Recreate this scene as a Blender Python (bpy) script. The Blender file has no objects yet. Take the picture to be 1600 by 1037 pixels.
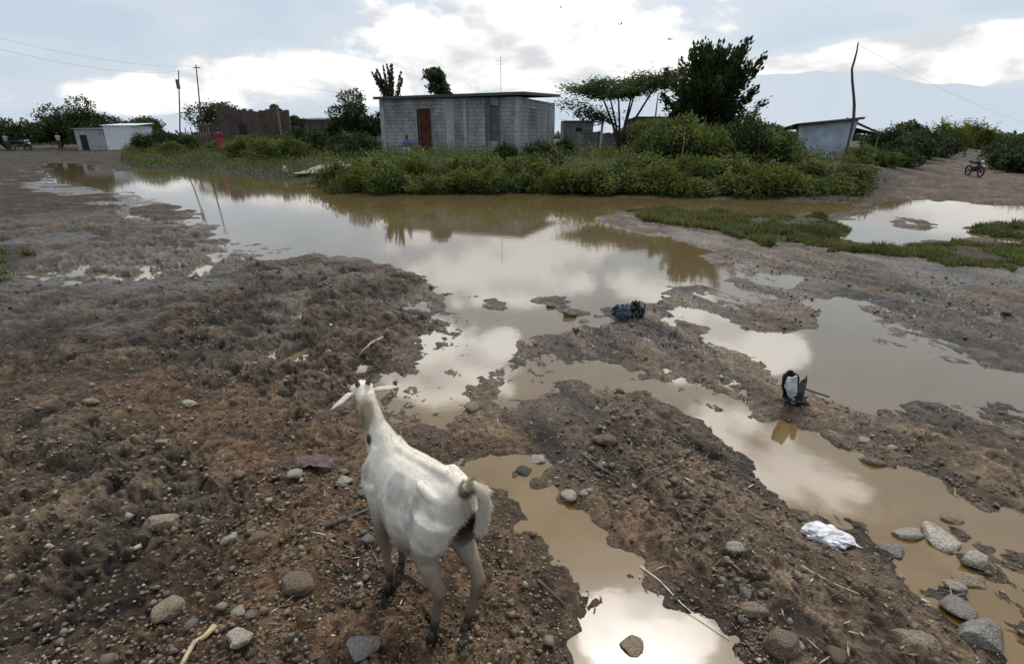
import bpy, bmesh, math, random
import numpy as np
from math import sin, cos, tan, atan2, radians as R, pi, sqrt, exp
from mathutils import Vector, Matrix, noise as mnoise

random.seed(7); rng = np.random.default_rng(11)
scene = bpy.context.scene
COL = scene.collection
CAM_H = 1.75; PITCH = R(20.0); FPX = 850.0
_cp, _sp = cos(PITCH), sin(PITCH)

# ---------------------------------------------------------------- helpers
def ray(px, py):
    dx = (px-800)/FPX; dy = (518.5-py)/FPX
    return dx, _cp+dy*_sp, -_sp+dy*_cp
def at(px, py, z=0.0):
    d = ray(px, py); t = (z-CAM_H)/d[2]
    return (d[0]*t, d[1]*t)
def atY(px, py, Y):
    d = ray(px, py); t = Y/d[1]
    return (d[0]*t, Y, CAM_H+d[2]*t)
def azel(px, py):
    d = ray(px, py)
    return atan2(d[0], d[1]), atan2(d[2], sqrt(d[0]**2+d[1]**2))

def tag(o, label=None, cat=None, group=None, kind=None):
    if label: o['label'] = label
    if cat: o['category'] = cat
    if group: o['group'] = group
    if kind: o['kind'] = kind
    return o
def link(name, me, mat=None, parent=None, smooth=False):
    o = bpy.data.objects.new(name, me); COL.objects.link(o)
    if mat is not None:
        me.materials.clear(); me.materials.append(mat)
    if parent is not None: o.parent = parent
    if smooth:
        me.polygons.foreach_set('use_smooth', [True]*len(me.polygons))
    return o
def empty(name, loc=(0, 0, 0), rz=0.0, s=1.0):
    o = bpy.data.objects.new(name, None); COL.objects.link(o)
    o.empty_display_size = .2
    o.location = loc; o.rotation_euler = (0, 0, rz); o.scale = (s, s, s)
    return o
def npmesh(name, V, F, smooth=False):
    """V (n,3), F (m,k) arrays"""
    V = np.asarray(V, dtype=np.float32); F = np.asarray(F, dtype=np.int32)
    me = bpy.data.meshes.new(name)
    m, k = F.shape
    me.vertices.add(len(V)); me.vertices.foreach_set('co', V.ravel())
    me.loops.add(m*k); me.loops.foreach_set('vertex_index', F.ravel())
    me.polygons.add(m)
    me.polygons.foreach_set('loop_start', np.arange(0, m*k, k, dtype=np.int32))
    me.polygons.foreach_set('loop_total', np.full(m, k, dtype=np.int32))
    if smooth: me.polygons.foreach_set('use_smooth', np.ones(m, dtype=bool))
    me.update(calc_edges=True)
    return me
def vcol(me, name, arr):
    a = me.color_attributes.new(name, 'FLOAT_COLOR', 'POINT')
    arr = np.asarray(arr, dtype=np.float32)
    if arr.shape[1] == 3: arr = np.hstack([arr, np.ones((len(arr), 1), np.float32)])
    a.data.foreach_set('color', arr.ravel())
def copy_tree(o, parent=None):
    c = o.copy(); COL.objects.link(c)
    if parent is not None: c.parent = parent
    for ch in list(o.children): copy_tree(ch, c)
    return c

class MB:
    def __init__(s): s.V = []; s.F = []
    def box(s, c, d, rz=0.0, M=None, taper=1.0):
        b = len(s.V); x, y, z = [k/2 for k in d]
        for sz in (-1, 1):
            t = taper if sz > 0 else 1.0
            for sx, sy in ((-1, -1), (1, -1), (1, 1), (-1, 1)):
                p = Vector((sx*x*t, sy*y*t, sz*z))
                if M is not None: p = M @ p
                elif rz: p = Matrix.Rotation(rz, 3, 'Z') @ p
                s.V.append(tuple(p+Vector(c)))
        for f in ((0, 3, 2, 1), (4, 5, 6, 7), (0, 1, 5, 4), (1, 2, 6, 5), (2, 3, 7, 6), (3, 0, 4, 7)):
            s.F.append(tuple(b+i for i in f))
        return s
    def tube(s, pts, rad, n=8, cap=True, jit=0.0, flat=1.0):
        pts = [Vector(p) for p in pts]
        if not hasattr(rad, '__len__'): rad = [rad]*len(pts)
        b = len(s.V); up = None
        for i, p in enumerate(pts):
            t = (pts[min(i+1, len(pts)-1)]-pts[max(i-1, 0)])
            if t.length < 1e-9: t = Vector((0, 0, 1))
            t.normalize()
            if up is None: up = Vector((1, 0, 0)) if abs(t.x) < .8 else Vector((0, 1, 0))
            u = (up-t*up.dot(t)).normalized(); w = t.cross(u); up = u
            for k in range(n):
                a = 2*pi*k/n; r = rad[i]*(1+jit*random.uniform(-1, 1))
                s.V.append(tuple(p+u*(r*cos(a))+w*(r*flat*sin(a))))
        for i in range(len(pts)-1):
            for k in range(n):
                k2 = (k+1) % n
                s.F.append((b+i*n+k, b+i*n+k2, b+(i+1)*n+k2, b+(i+1)*n+k))
        if cap:
            s.F.append(tuple(b+k for k in reversed(range(n))))
            s.F.append(tuple(b+(len(pts)-1)*n+k for k in range(n)))
        return s
    def loft(s, rings, n=20):
        """rings: (center, ry, rz, axisdir) ellipses perpendicular to axis; ry along side, rz along up"""
        b = len(s.V)
        for c, ry, rz, ax in rings:
            c = Vector(c); t = Vector(ax).normalized(); side = Vector((0, 0, 1)).cross(t)
            if side.length < 1e-4: side = Vector((0, 1, 0))
            side.normalize(); up = t.cross(side)
            for k in range(n):
                a = 2*pi*k/n
                s.V.append(tuple(c+side*(ry*cos(a))+up*(rz*sin(a))))
        m = len(rings)
        for i in range(m-1):
            for k in range(n):
                k2 = (k+1) % n
                s.F.append((b+i*n+k, b+i*n+k2, b+(i+1)*n+k2, b+(i+1)*n+k))
        s.F.append(tuple(b+k for k in reversed(range(n))))
        s.F.append(tuple(b+(m-1)*n+k for k in range(n)))
        return s
    def ball(s, c, r, seg=12):
        if not hasattr(r, '__len__'): r = (r, r, r)
        b = len(s.V); nr = seg//2
        for i in range(1, nr):
            th = pi*i/nr
            for k in range(seg):
                a = 2*pi*k/seg
                s.V.append((c[0]+r[0]*sin(th)*cos(a), c[1]+r[1]*sin(th)*sin(a), c[2]+r[2]*cos(th)))
        t = len(s.V); s.V.append((c[0], c[1], c[2]+r[2])); s.V.append((c[0], c[1], c[2]-r[2]))
        for i in range(nr-2):
            for k in range(seg):
                k2 = (k+1) % seg
                s.F.append((b+i*seg+k, b+(i+1)*seg+k, b+(i+1)*seg+k2, b+i*seg+k2))
        for k in range(seg):
            k2 = (k+1) % seg
            s.F.append((t, b+k, b+k2)); s.F.append((t+1, b+(nr-2)*seg+k2, b+(nr-2)*seg+k))
        return s
    def quad(s, a, b_, c, d):
        b = len(s.V); s.V += [tuple(a), tuple(b_), tuple(c), tuple(d)]; s.F.append((b, b+1, b+2, b+3)); return s
    def mesh(s, name='part'):
        me = bpy.data.meshes.new(name); me.from_pydata(s.V, [], s.F); me.update(); return me
    def build(s, name, mat, parent=None, smooth=False, bevel=0.0):
        me = s.mesh(name)
        if bevel:
            bm = bmesh.new(); bm.from_mesh(me)
            bmesh.ops.bevel(bm, geom=list(bm.edges), offset=bevel, segments=2, affect='EDGES', profile=.5)
            bm.to_mesh(me); bm.free()
        return link(name, me, mat, parent, smooth)

def remesh(mb, voxel, iters=4, factor=.6):
    """fuse overlapping closed tubes into one continuous surface"""
    me = mb.mesh('tmp'); o = bpy.data.objects.new('tmp', me); COL.objects.link(o)
    m = o.modifiers.new('r', 'REMESH'); m.mode = 'VOXEL'; m.voxel_size = voxel; m.use_smooth_shade = True
    s = o.modifiers.new('s', 'SMOOTH'); s.iterations = iters; s.factor = factor
    dg = bpy.context.evaluated_depsgraph_get(); dg.update()
    res = bpy.data.meshes.new_from_object(o.evaluated_get(dg))
    bpy.data.objects.remove(o); bpy.data.meshes.remove(me)
    return res

# ---------------------------------------------------------------- numpy noise
def _hash(ix, iy, seed):
    n = (ix.astype(np.int64)*374761393 + iy.astype(np.int64)*668265263 + seed*974711) & 0xffffffff
    n = ((n ^ (n >> 13))*1274126177) & 0xffffffff
    n = n ^ (n >> 16)
    return (n & 0xffffff).astype(np.float32)/np.float32(0xffffff)
def vnoise(x, y, seed=0):
    ix = np.floor(x); iy = np.floor(y); fx = (x-ix).astype(np.float32); fy = (y-iy).astype(np.float32)
    fx = fx*fx*fx*(fx*(fx*6-15)+10); fy = fy*fy*fy*(fy*(fy*6-15)+10)
    a = _hash(ix, iy, seed); b = _hash(ix+1, iy, seed); c = _hash(ix, iy+1, seed); d = _hash(ix+1, iy+1, seed)
    return (a+(b-a)*fx)*(1-fy)+(c+(d-c)*fx)*fy
def fbm(x, y, octv=4, seed=0, gain=.5):
    s = 0; a = 1; t = 0
    for i in range(octv):
        s = s+a*vnoise(x, y, seed+i*17); t += a
        a *= gain; x, y = x*1.93*.87-y*1.93*.49+3.1, x*1.93*.49+y*1.93*.87+1.7
    return s/t                                                   # 0..1
def worley(x, y, seed=0):
    ix = np.floor(x); iy = np.floor(y)
    f1 = np.full(x.shape, 9., np.float32); f2 = f1.copy(); cid = np.zeros(x.shape, np.float32)
    for dx in (-1, 0, 1):
        for dy in (-1, 0, 1):
            cx = ix+dx; cy = iy+dy
            px = cx+_hash(cx, cy, seed); py = cy+_hash(cx, cy, seed+5)
            d = np.sqrt((x-px)**2+(y-py)**2).astype(np.float32)
            m = d < f1
            f2 = np.where(m, f1, np.minimum(f2, d))
            cid = np.where(m, _hash(cx, cy, seed+9), cid); f1 = np.where(m, d, f1)
    return f1, f2, cid
def sstep(a, b, x):
    t = np.clip((x-a)/(b-a), 0, 1); return t*t*(3-2*t)

# ---------------------------------------------------------------- ground plan
def wpoly(pts, z=0.0): return np.array([at(px, py, z) for px, py in pts])
def sdist(X, Y, P):
    """signed distance, positive outside the polygon"""
    d2 = np.full(X.shape, 1e9); ins = np.zeros(X.shape, bool)
    n = len(P)
    for i in range(n):
        ax, ay = P[i]; bx, by = P[(i+1) % n]
        ex, ey = bx-ax, by-ay
        t = np.clip(((X-ax)*ex+(Y-ay)*ey)/(ex*ex+ey*ey+1e-12), 0, 1)
        d2 = np.minimum(d2, (X-ax-t*ex)**2+(Y-ay-t*ey)**2)
        c = (ay > Y) != (by > Y)
        if ey != 0: ins ^= c & (X < ex*(Y-ay)/ey+ax)
    d = np.sqrt(d2); return np.where(ins, -d, d)

WATER = [
 # main pond
 [(70,255),(130,257),(180,268),(235,266),(300,270),(370,276),(430,284),(490,287),(510,292),(540,298),(640,302),(760,303),(840,303),(900,306),
  (1000,308),(1200,312),(1345,318),(1330,328),(1290,335),(1200,337),(1100,333),(1000,325),(968,332),(925,345),(960,353),(1050,374),(1120,396),(1100,402),
  (1130,430),(1110,445),(1060,452),(1030,466),(1000,474),(935,478),(925,500),(880,512),(850,520),(812,540),(840,560),(820,585),(775,590),
  (740,622),(705,650),(645,658),(598,628),(628,592),(660,562),(705,540),(722,500),(695,460),(645,428),(590,412),(540,397),(490,392),(440,402),(385,402),(352,388),(338,366),(300,336),(262,316),(200,302),(130,292),(85,286)],
 # right pond
 [(1318,348),(1352,328),(1408,312),(1480,314),(1560,321),(1680,322),(1680,372),(1600,380),(1540,374),(1480,374),(1420,384),(1370,386),(1312,374)],
 # right hand rut
 [(1035,482),(1100,486),(1180,508),(1240,517),(1280,498),(1262,468),(1308,460),(1350,474),(1372,498),(1420,520),(1500,540),(1560,570),(1680,606),(1680,668),(1560,650),(1480,642),(1420,652),(1345,640),(1290,612),(1235,588),(1180,566),(1150,538),(1105,518),(1035,500)],
 [(1158,430),(1190,424),(1245,434),(1232,446),(1180,444)],
 [(1085,410),(1150,406),(1175,418),(1160,426),(1150,440),(1190,462),(1150,474),(1105,458),(1075,440)],
 # middle channel
 [(770,580),(808,556),(842,548),(880,572),(930,566),(980,574),(1060,592),(1130,612),(1190,642),(1240,655),(1310,682),(1370,702),(1440,742),(1500,776),(1560,803),(1690,840),(1690,1100),(1640,1050),(1590,985),(1530,905),(1460,880),(1400,836),(1340,806),(1300,812),(1230,796),(1180,745),(1120,700),(1075,655),(1030,640),(960,618),(900,612),(850,612),(790,618)],
 # near puddle beside the goat
 [(758,746),(790,732),(845,734),(886,766),(930,806),(968,855),(986,895),(1042,948),(1110,990),(1170,1030),(1230,1085),(960,1085),(925,1010),(908,945),(858,885),(822,850),(796,800)],
]
LAND = [  # dry patches inside the water
 [(748,478),(775,468),(806,478),(800,496),(765,498)],
 [(850,470),(880,466),(900,480),(930,488),(918,500),(880,498),(860,484)],
 [(1372,346),(1400,342),(1450,350),(1440,358),(1400,356)],
 [(1490,362),(1530,354),(1680,354),(1680,372),(1600,374),(1540,368)],
 [(1395,822),(1430,812),(1478,806),(1510,850),(1560,868),(1560,905),(1500,915),(1440,868)],
]
MOTTLE = [  # half drowned mud: film of water between the clods
 [(10,440),(60,410),(220,396),(330,390),(425,402),(395,432),(250,446),(100,456)],
 [(60,262),(260,315),(345,388),(300,372),(200,330),(60,300)],
 [(1060,405),(1150,402),(1270,440),(1290,470),(1262,515),(1180,508),(1035,490),(1040,465),(1110,450),(1130,430)],
 [(820,520),(930,500),(1040,520),(1100,560),(1060,590),(980,574),(880,590),(820,570)],
 [(640,430),(720,470),(735,520),(700,560),(650,600),(600,640),(560,600),(640,540),(660,480)],
 [(1340,470),(1500,470),(1700,520),(1700,600),(1560,570),(1420,520)],
 [(840,600),(960,618),(1060,660),(1000,680),(900,640),(830,625)],
 [(1400,830),(1490,900),(1560,960),(1600,940),(1580,880),(1480,840)],
 [(1440,640),(1700,664),(1700,740),(1560,700)],
 [(700,470),(860,500),(840,560),(900,600),(820,640),(700,660),(600,660),(560,620),(660,560)],
 [(1080,520),(1180,566),(1260,640),(1400,700),(1380,720),(1240,668),(1120,616),(1040,560)],
 [(1100,700),(1230,800),(1330,840),(1300,860),(1200,820),(1090,730)],
 [(895,945),(935,1085),(860,1085),(850,980)],
 [(420,470),(470,470),(460,560),(410,560)],
]
GRASS = [
 [(975,330),(1060,327),(1160,336),(1240,340),(1330,350),(1325,378),(1420,388),(1480,378),(1540,382),(1700,384),(1700,436),(1600,424),(1500,416),(1400,402),(1300,392),(1200,380),(1100,362),(1000,345)],
 [(1492,362),(1540,356),(1700,354),(1700,374),(1540,368)],
 [(-40,400),(20,405),(34,425),(10,450),(-40,460)],
]
VERGE = [(200,228),(560,236),(700,240),(1350,252),(1360,290),(1335,312),(1200,310),(840,301),(640,301),(520,296),(500,286),(430,280),(370,272),(235,262),(190,250)]
MOTTLE += [[(1330,640),(1480,640),(1680,664),(1680,700),(1480,700),(1380,690)], [(1270,480),(1330,470),(1440,520),(1560,565),(1480,560),(1350,520)], [(1060,588),(1180,636),(1260,668),(1200,676),(1110,640)]]
_W = [wpoly(p) for p in WATER]; _L = [wpoly(p) for p in LAND]; _M = [wpoly(p) for p in MOTTLE]; _G = [wpoly(p) for p in GRASS]
_V = wpoly(VERGE, .3)
_Z = dict(churn=wpoly([(-100,300),(300,330),(420,400),(640,430),(740,500),(660,600),(520,640),(420,620),(250,560),(-100,600)]),
          dark=wpoly([(-60,700),(90,640),(300,740),(330,800),(220,900),(150,1060),(-200,1060)]),
          ridge=wpoly([(930,345),(1100,360),(1300,392),(1700,430),(1700,1100),(1230,1085),(1000,890),(900,758),(760,700),(740,620),(850,520)]),
          red=wpoly([(-100,600),(250,560),(560,660),(600,760),(640,900),(700,1090),(150,1090),(300,780),(90,640)]),
          road=wpoly([(1400,300),(1440,262),(1520,250),(1700,262),(1700,325),(1560,322),(1480,314)], .1))
_rx, _ry = 0.39, -0.92                                # direction of the wheel ruts on the right
def plan(X, Y):
    """signed distance to water (m), masks"""
    r = np.sqrt(X*X+Y*Y)
    s = np.full(X.shape, 1e3)
    for P in _W: s = np.minimum(s, sdist(X, Y, P))
    for P in _L: s = np.maximum(s, -sdist(X, Y, P))
    mo = np.zeros(X.shape)
    X0_, Y0_ = X, Y; wv = .35+.11*r
    X = X0_+(fbm(X0_*.9+7, Y0_*.9, 4, 201)-.5)*wv*1.5; Y = Y0_+(fbm(X0_*.9, Y0_*.9+5, 4, 202)-.5)*wv*1.5
    for P in _M: mo = np.maximum(mo, sstep(.12, -.12, sdist(X, Y, P)/(1+r*.06)))
    z = {k: sstep(.25, -.25, sdist(X, Y, P)/(1+r*.08)) for k, P in _Z.items()}
    X, Y = X0_+(X-X0_)*.25, Y0_+(Y-Y0_)*.25
    g = np.zeros(X.shape)
    for P in _G: g = np.maximum(g, sstep(.25, -.25, sdist(X, Y, P)))
    z['grass'] = g
    z['verge'] = sstep(1.2, -1.2, sdist(X, Y, _V))
    z['mottle'] = mo
    return s, z, r
def height(X, Y, full=False):
    X = np.asarray(X, float); Y = np.asarray(Y, float)
    s, z, r = plan(X, Y)
    wx = X+.25*(fbm(X*1.1, Y*1.1, 3, 71)-.5)+.11*(fbm(X*6, Y*6, 3, 73)-.5); wy = Y+.25*(fbm(X*1.1+9, Y*1.1, 3, 72)-.5)+.11*(fbm(X*6+4, Y*6, 3, 74)-.5)
    sn = s-.05+(fbm(X*2.2, Y*2.2, 4, 3)-.5)*(.42+.05*r)+(fbm(X*9, Y*9, 3, 4)-.5)*.24
    land = .050*(1-np.exp(-np.clip(sn, 0, 50)/.28))
    sea = -.07*np.tanh(np.clip(-sn, 0, 50)/.16)
    h = np.where(sn > 0, land, sea)
    shore = 1/(1+np.exp(-np.clip((sn+.02)/.05, -20, 20)))
    h = h*(1-z['mottle']*.85)+z['mottle']*np.where(sn > 0, .003, -.009*np.clip(-sn/.15, 0, 1))
    shore = np.maximum(shore, z['mottle'])
    # hoof-churned clods
    u = wx*8.2; v = wy*6.2
    f1, f2, cid = worley(u, v, 21)
    edge = np.clip((f2-f1)*2.2, 0, 1)
    clod = (edge**.5)*(.35+.9*cid)-.45
    g1, g2, gid = worley(wx*21, wy*15, 33)
    small = (np.clip((g2-g1)*2.4, 0, 1)**.6)*(.3+gid)-.5
    ridged = 1-np.abs(fbm(wx*5.5, wy*4.5, 4, 41, .6)*2-1)*2
    # elongated ridges along the ruts
    a = X*_rx+Y*_ry; b = X*_ry*-1+Y*_rx
    rr = 1-np.abs(fbm(a*1.1, b*5.2, 4, 51, .58)*2-1)*2.2
    rr2 = 1-np.abs(fbm(a*5, b*13, 3, 52, .6)*2-1)*2.2
    fine = fbm(X*34, Y*34, 3, 61)-.5
    hoof = vnoise(X*3.1+5, Y*2.6, 81)
    pit = np.clip((.36-worley(wx*4.6+4, wy*3.6, 91)[0])*3.2, 0, 1)
    ch = z['churn']*(1-z['ridge']); rd = z['ridge']; bs = 1-np.clip(ch+rd, 0, 1)
    far = sstep(30, 9, r)
    pl = np.tanh((fbm(wx*5.2, wy*3.7, 4, 46, .55)-.5)*13); pl2 = np.tanh((fbm(wx*13+3, wy*10, 3, 47, .55)-.5)*10)
    hi2 = 1-np.abs(fbm(wx*27, wy*22, 3, 48, .6)*2-1)*2.8-.35
    rr = rr-.12; rr2 = rr2-.12; ridged = ridged-.45; clod = clod-.05
    hi = 1-np.abs(fbm(wx*13+fbm(wx*7, wy*7, 2, 44)*3, wy*10, 4, 43, .6)*2-1)*2.6
    fd = 1-.6*sstep(2.5, 7, r); small = small*fd; pl2 = pl2*fd; hi2 = hi2*fd; fine = fine*fd
    n = (ch*.018+z['dark']*.014+bs*.008+rd*.012)*hi*(.5+.5*fd) + (ch*.031+z['dark']*.018+bs*.012)*pl + (ch*.012+z['dark']*.011+bs*.007+rd*.010)*pl2 + (.006+.005*ch)*hi2 + 1.15*ch*(.016*clod+.016*small+.024*ridged*1.2-.028*pit) + rd*(.030*rr+.019*rr2+.012*small+.012*clod) + bs*(.005*clod+.011*small+.016*ridged*.8-.016*pit*z['dark'])
    n = n+z['dark']*(.010*clod+.014*ridged)+fine*.007
    n = n*(1-.75*z['grass'])*(1-.6*z['verge'])*(.35+.65*far)
    slick = sstep(.56, .70, fbm(X*.75+3, Y*.75, 3, 66))*(1-z['grass'])
    n = n*(1-.62*slick)
    h = h+n*shore*(.34+.66*sstep(.02, .42, sn)+.25*z['mottle'])
    h = h+(fbm(X*.5, Y*.5, 3, 5)-.5)*.05*sstep(.1, .8, sn)
    # a low bank carries the huts and the hedge behind the pond
    az = np.degrees(np.arctan2(X, Y))
    bank = sstep(12.5, 20, Y)*sstep(.2, 7, s)
    k = .10+.50*sstep(-44, -18, az)*sstep(40, 31, az)
    h = h+bank*k
    h = np.where((Y > 12) & (s > 1.5), np.maximum(h, .06), h)
    h = h-(np.clip(r-150, 0, None)*.0008)
    if full: return h, s, sn, z, r, dict(clod=clod, cid=cid, rr=rr, hi=hi, n=n, slick=slick, hi2=hi2, pit=pit, edge=edge, small=small)
    return h
def gz(x, y): return float(height(np.array([x]), np.array([y]))[0])

# ---------------------------------------------------------------- materials
def newmat(name):
    m = bpy.data.materials.new(name); m.use_nodes = True
    nt = m.node_tree; return m, nt, nt.nodes['Principled BSDF']
def mat(name, col, rough=.8, var=.25, scale=6.0, bump=0.0, bscale=None, spec=.5, col2=None, metal=0.0, transl=0.0, attr=None):
    m, nt, b = newmat(name); N = nt.nodes; L = nt.links
    tc = N.new('ShaderNodeTexCoord')
    no = N.new('ShaderNodeTexNoise'); no.inputs['Scale'].default_value = scale; no.inputs['Detail'].default_value = 6
    no.inputs['Roughness'].default_value = .65
    L.new(tc.outputs['Object'], no.inputs['Vector'])
    mx = N.new('ShaderNodeMix'); mx.data_type = 'RGBA'
    c2 = col2 if col2 else tuple(c*(1-var) for c in col)
    c1 = col if col2 else tuple(min(1, c*(1+var)) for c in col)
    mx.inputs['A'].default_value = (*c2, 1); mx.inputs['B'].default_value = (*c1, 1)
    cr = N.new('ShaderNodeMapRange'); cr.inputs['From Min'].default_value = .35; cr.inputs['From Max'].default_value = .65
    L.new(no.outputs['Fac'], cr.inputs['Value']); L.new(cr.outputs['Result'], mx.inputs['Factor'])
    out = mx.outputs['Result']
    if attr:
        at_ = N.new('ShaderNodeAttribute'); at_.attribute_name = attr
        mm = N.new('ShaderNodeMix'); mm.data_type = 'RGBA'; mm.blend_type = 'MULTIPLY'; mm.inputs['Factor'].default_value = 1
        L.new(out, mm.inputs['A']); L.new(at_.outputs['Color'], mm.inputs['B']); out = mm.outputs['Result']
    L.new(out, b.inputs['Base Color'])
    b.inputs['Roughness'].default_value = rough; b.inputs['Metallic'].default_value = metal
    b.inputs['Specular IOR Level'].default_value = spec
    if bump:
        n2 = N.new('ShaderNodeTexNoise'); n2.inputs['Scale'].default_value = bscale or scale*4; n2.inputs['Detail'].default_value = 8
        L.new(tc.outputs['Object'], n2.inputs['Vector'])
        bp = N.new('ShaderNodeBump'); bp.inputs['Strength'].default_value = 1; bp.inputs['Distance'].default_value = bump
        L.new(n2.outputs['Fac'], bp.inputs['Height']); L.new(bp.outputs['Normal'], b.inputs['Normal'])
    if transl:
        tr = N.new('ShaderNodeBsdfTranslucent'); ms = N.new('ShaderNodeMixShader'); ms.inputs[0].default_value = transl
        L.new(out, tr.inputs['Color']); L.new(b.outputs[0], ms.inputs[1]); L.new(tr.outputs[0], ms.inputs[2])
        L.new(ms.outputs[0], N['Material Output'].inputs['Surface'])
    return m

def ground_material():
    m, nt, b = newmat('wet_mud'); N = nt.nodes; L = nt.links
    a = N.new('ShaderNodeAttribute'); a.attribute_name = 'tone'
    w = N.new('ShaderNodeAttribute'); w.attribute_name = 'wet'
    tc = N.new('ShaderNodeTexCoord')
    def noise(s, d=8, r=.65):
        n = N.new('ShaderNodeTexNoise'); n.inputs['Scale'].default_value = s; n.inputs['Detail'].default_value = d; n.inputs['Roughness'].default_value = r
        L.new(tc.outputs['Object'], n.inputs['Vector']); return n.outputs['Fac']
    def rng_(v, a0, a1, b0, b1):
        n = N.new('ShaderNodeMapRange'); n.inputs['From Min'].default_value = a0; n.inputs['From Max'].default_value = a1
        n.inputs['To Min'].default_value = b0; n.inputs['To Max'].default_value = b1; L.new(v, n.inputs['Value']); return n.outputs['Result']
    n1 = rng_(noise(16), .32, .68, .50, 1.5); n2 = rng_(noise(85, 6, .75), .32, .68, .55, 1.5)
    mu = N.new('ShaderNodeMath'); mu.operation = 'MULTIPLY'; L.new(n1, mu.inputs[0]); L.new(n2, mu.inputs[1])
    vm = N.new('ShaderNodeVectorMath'); vm.operation = 'SCALE'; L.new(a.outputs['Color'], vm.inputs[0]); L.new(mu.outputs[0], vm.inputs['Scale'])
    # bits of pale grit and straw
    vo = N.new('ShaderNodeTexVoronoi'); vo.inputs['Scale'].default_value = 55; vo.inputs['Randomness'].default_value = 1
    L.new(tc.outputs['Object'], vo.inputs['Vector'])
    sp = N.new('ShaderNodeSeparateColor'); L.new(vo.outputs['Color'], sp.inputs[0])
    g1 = rng_(sp.outputs[0], .90, .93, 0, 1); g2 = rng_(vo.outputs['Distance'], .30, .22, 0, 1)
    gm = N.new('ShaderNodeMath'); gm.operation = 'MULTIPLY'; L.new(g1, gm.inputs[0]); L.new(g2, gm.inputs[1])
    gm2 = N.new('ShaderNodeMath'); gm2.operation = 'MULTIPLY'; L.new(gm.outputs[0], gm2.inputs[0]); gm2.inputs[1].default_value = .7
    mx = N.new('ShaderNodeMix'); mx.data_type = 'RGBA'; L.new(gm2.outputs[0], mx.inputs['Factor'])
    L.new(vm.outputs[0], mx.inputs['A']); mx.inputs['B'].default_value = (.27, .21, .145, 1)
    L.new(mx.outputs['Result'], b.inputs['Base Color'])
    rn = rng_(noise(22, 5), .3, .7, -.16, .16)
    ro = N.new('ShaderNodeMath'); ro.operation = 'ADD'; L.new(rng_(w.outputs['Fac'], 0, 1, .84, .24), ro.inputs[0]); L.new(rn, ro.inputs[1])
    L.new(ro.outputs[0], b.inputs['Roughness'])
    L.new(rng_(w.outputs['Fac'], 0, 1, .12, .46), b.inputs['Specular IOR Level'])
    hs = N.new('ShaderNodeMath'); hs.operation = 'MULTIPLY_ADD'; L.new(noise(120, 6, .7), hs.inputs[0]); hs.inputs[1].default_value = .45; L.new(noise(38, 8, .7), hs.inputs[2])
    bp = N.new('ShaderNodeBump'); bp.inputs['Distance'].default_value = .026; bp.inputs['Strength'].default_value = 1.0
    L.new(hs.outputs[0], bp.inputs['Height']); L.new(bp.outputs['Normal'], b.inputs['Normal'])
    return m
def water_material():
    m, nt, b = newmat('muddy_water'); N = nt.nodes; L = nt.links
    tc = N.new('ShaderNodeTexCoord')
    n = N.new('ShaderNodeTexNoise'); n.inputs['Scale'].default_value = .9; n.inputs['Detail'].default_value = 7; n.inputs['Distortion'].default_value = .9
    L.new(tc.outputs['Object'], n.inputs['Vector'])
    cr = N.new('ShaderNodeValToRGB'); e = cr.color_ramp.elements
    e[0].position = .34; e[0].color = (.092, .064, .024, 1); e[1].position = .72; e[1].color = (.105, .080, .045, 1)
    L.new(n.outputs['Fac'], cr.inputs['Fac'])
    ln = N.new('ShaderNodeVectorMath'); ln.operation = 'LENGTH'; L.new(tc.outputs['Object'], ln.inputs[0])
    mr = N.new('ShaderNodeMapRange'); mr.inputs['From Min'].default_value = 4.8; mr.inputs['From Max'].default_value = 2.3; L.new(ln.outputs['Value'], mr.inputs['Value'])
    mx = N.new('ShaderNodeMix'); mx.data_type = 'RGBA'; L.new(mr.outputs['Result'], mx.inputs['Factor']); L.new(cr.outputs['Color'], mx.inputs['A'])
    cr2 = N.new('ShaderNodeValToRGB'); e2 = cr2.color_ramp.elements; e2[0].position = .38; e2[0].color = (.112, .060, .008, 1); e2[1].position = .66; e2[1].color = (.135, .084, .022, 1)
    n3 = N.new('ShaderNodeTexNoise'); n3.inputs['Scale'].default_value = 3.5; n3.inputs['Detail'].default_value = 8; n3.inputs['Distortion'].default_value = .6; L.new(tc.outputs['Object'], n3.inputs['Vector'])
    L.new(n3.outputs['Fac'], cr2.inputs['Fac']); L.new(cr2.outputs['Color'], mx.inputs['B']); L.new(mx.outputs['Result'], b.inputs['Base Color'])
    b.inputs['Roughness'].default_value = .05; b.inputs['IOR'].default_value = 1.72; b.inputs['Specular IOR Level'].default_value = .5
    n2 = N.new('ShaderNodeTexNoise'); n2.inputs['Scale'].default_value = 5; n2.inputs['Detail'].default_value = 3
    L.new(tc.outputs['Object'], n2.inputs['Vector'])
    bp = N.new('ShaderNodeBump'); bp.inputs['Distance'].default_value = .0006; bp.inputs['Strength'].default_value = .8
    L.new(n2.outputs['Fac'], bp.inputs['Height']); L.new(bp.outputs['Normal'], b.inputs['Normal'])
    return m

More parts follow.
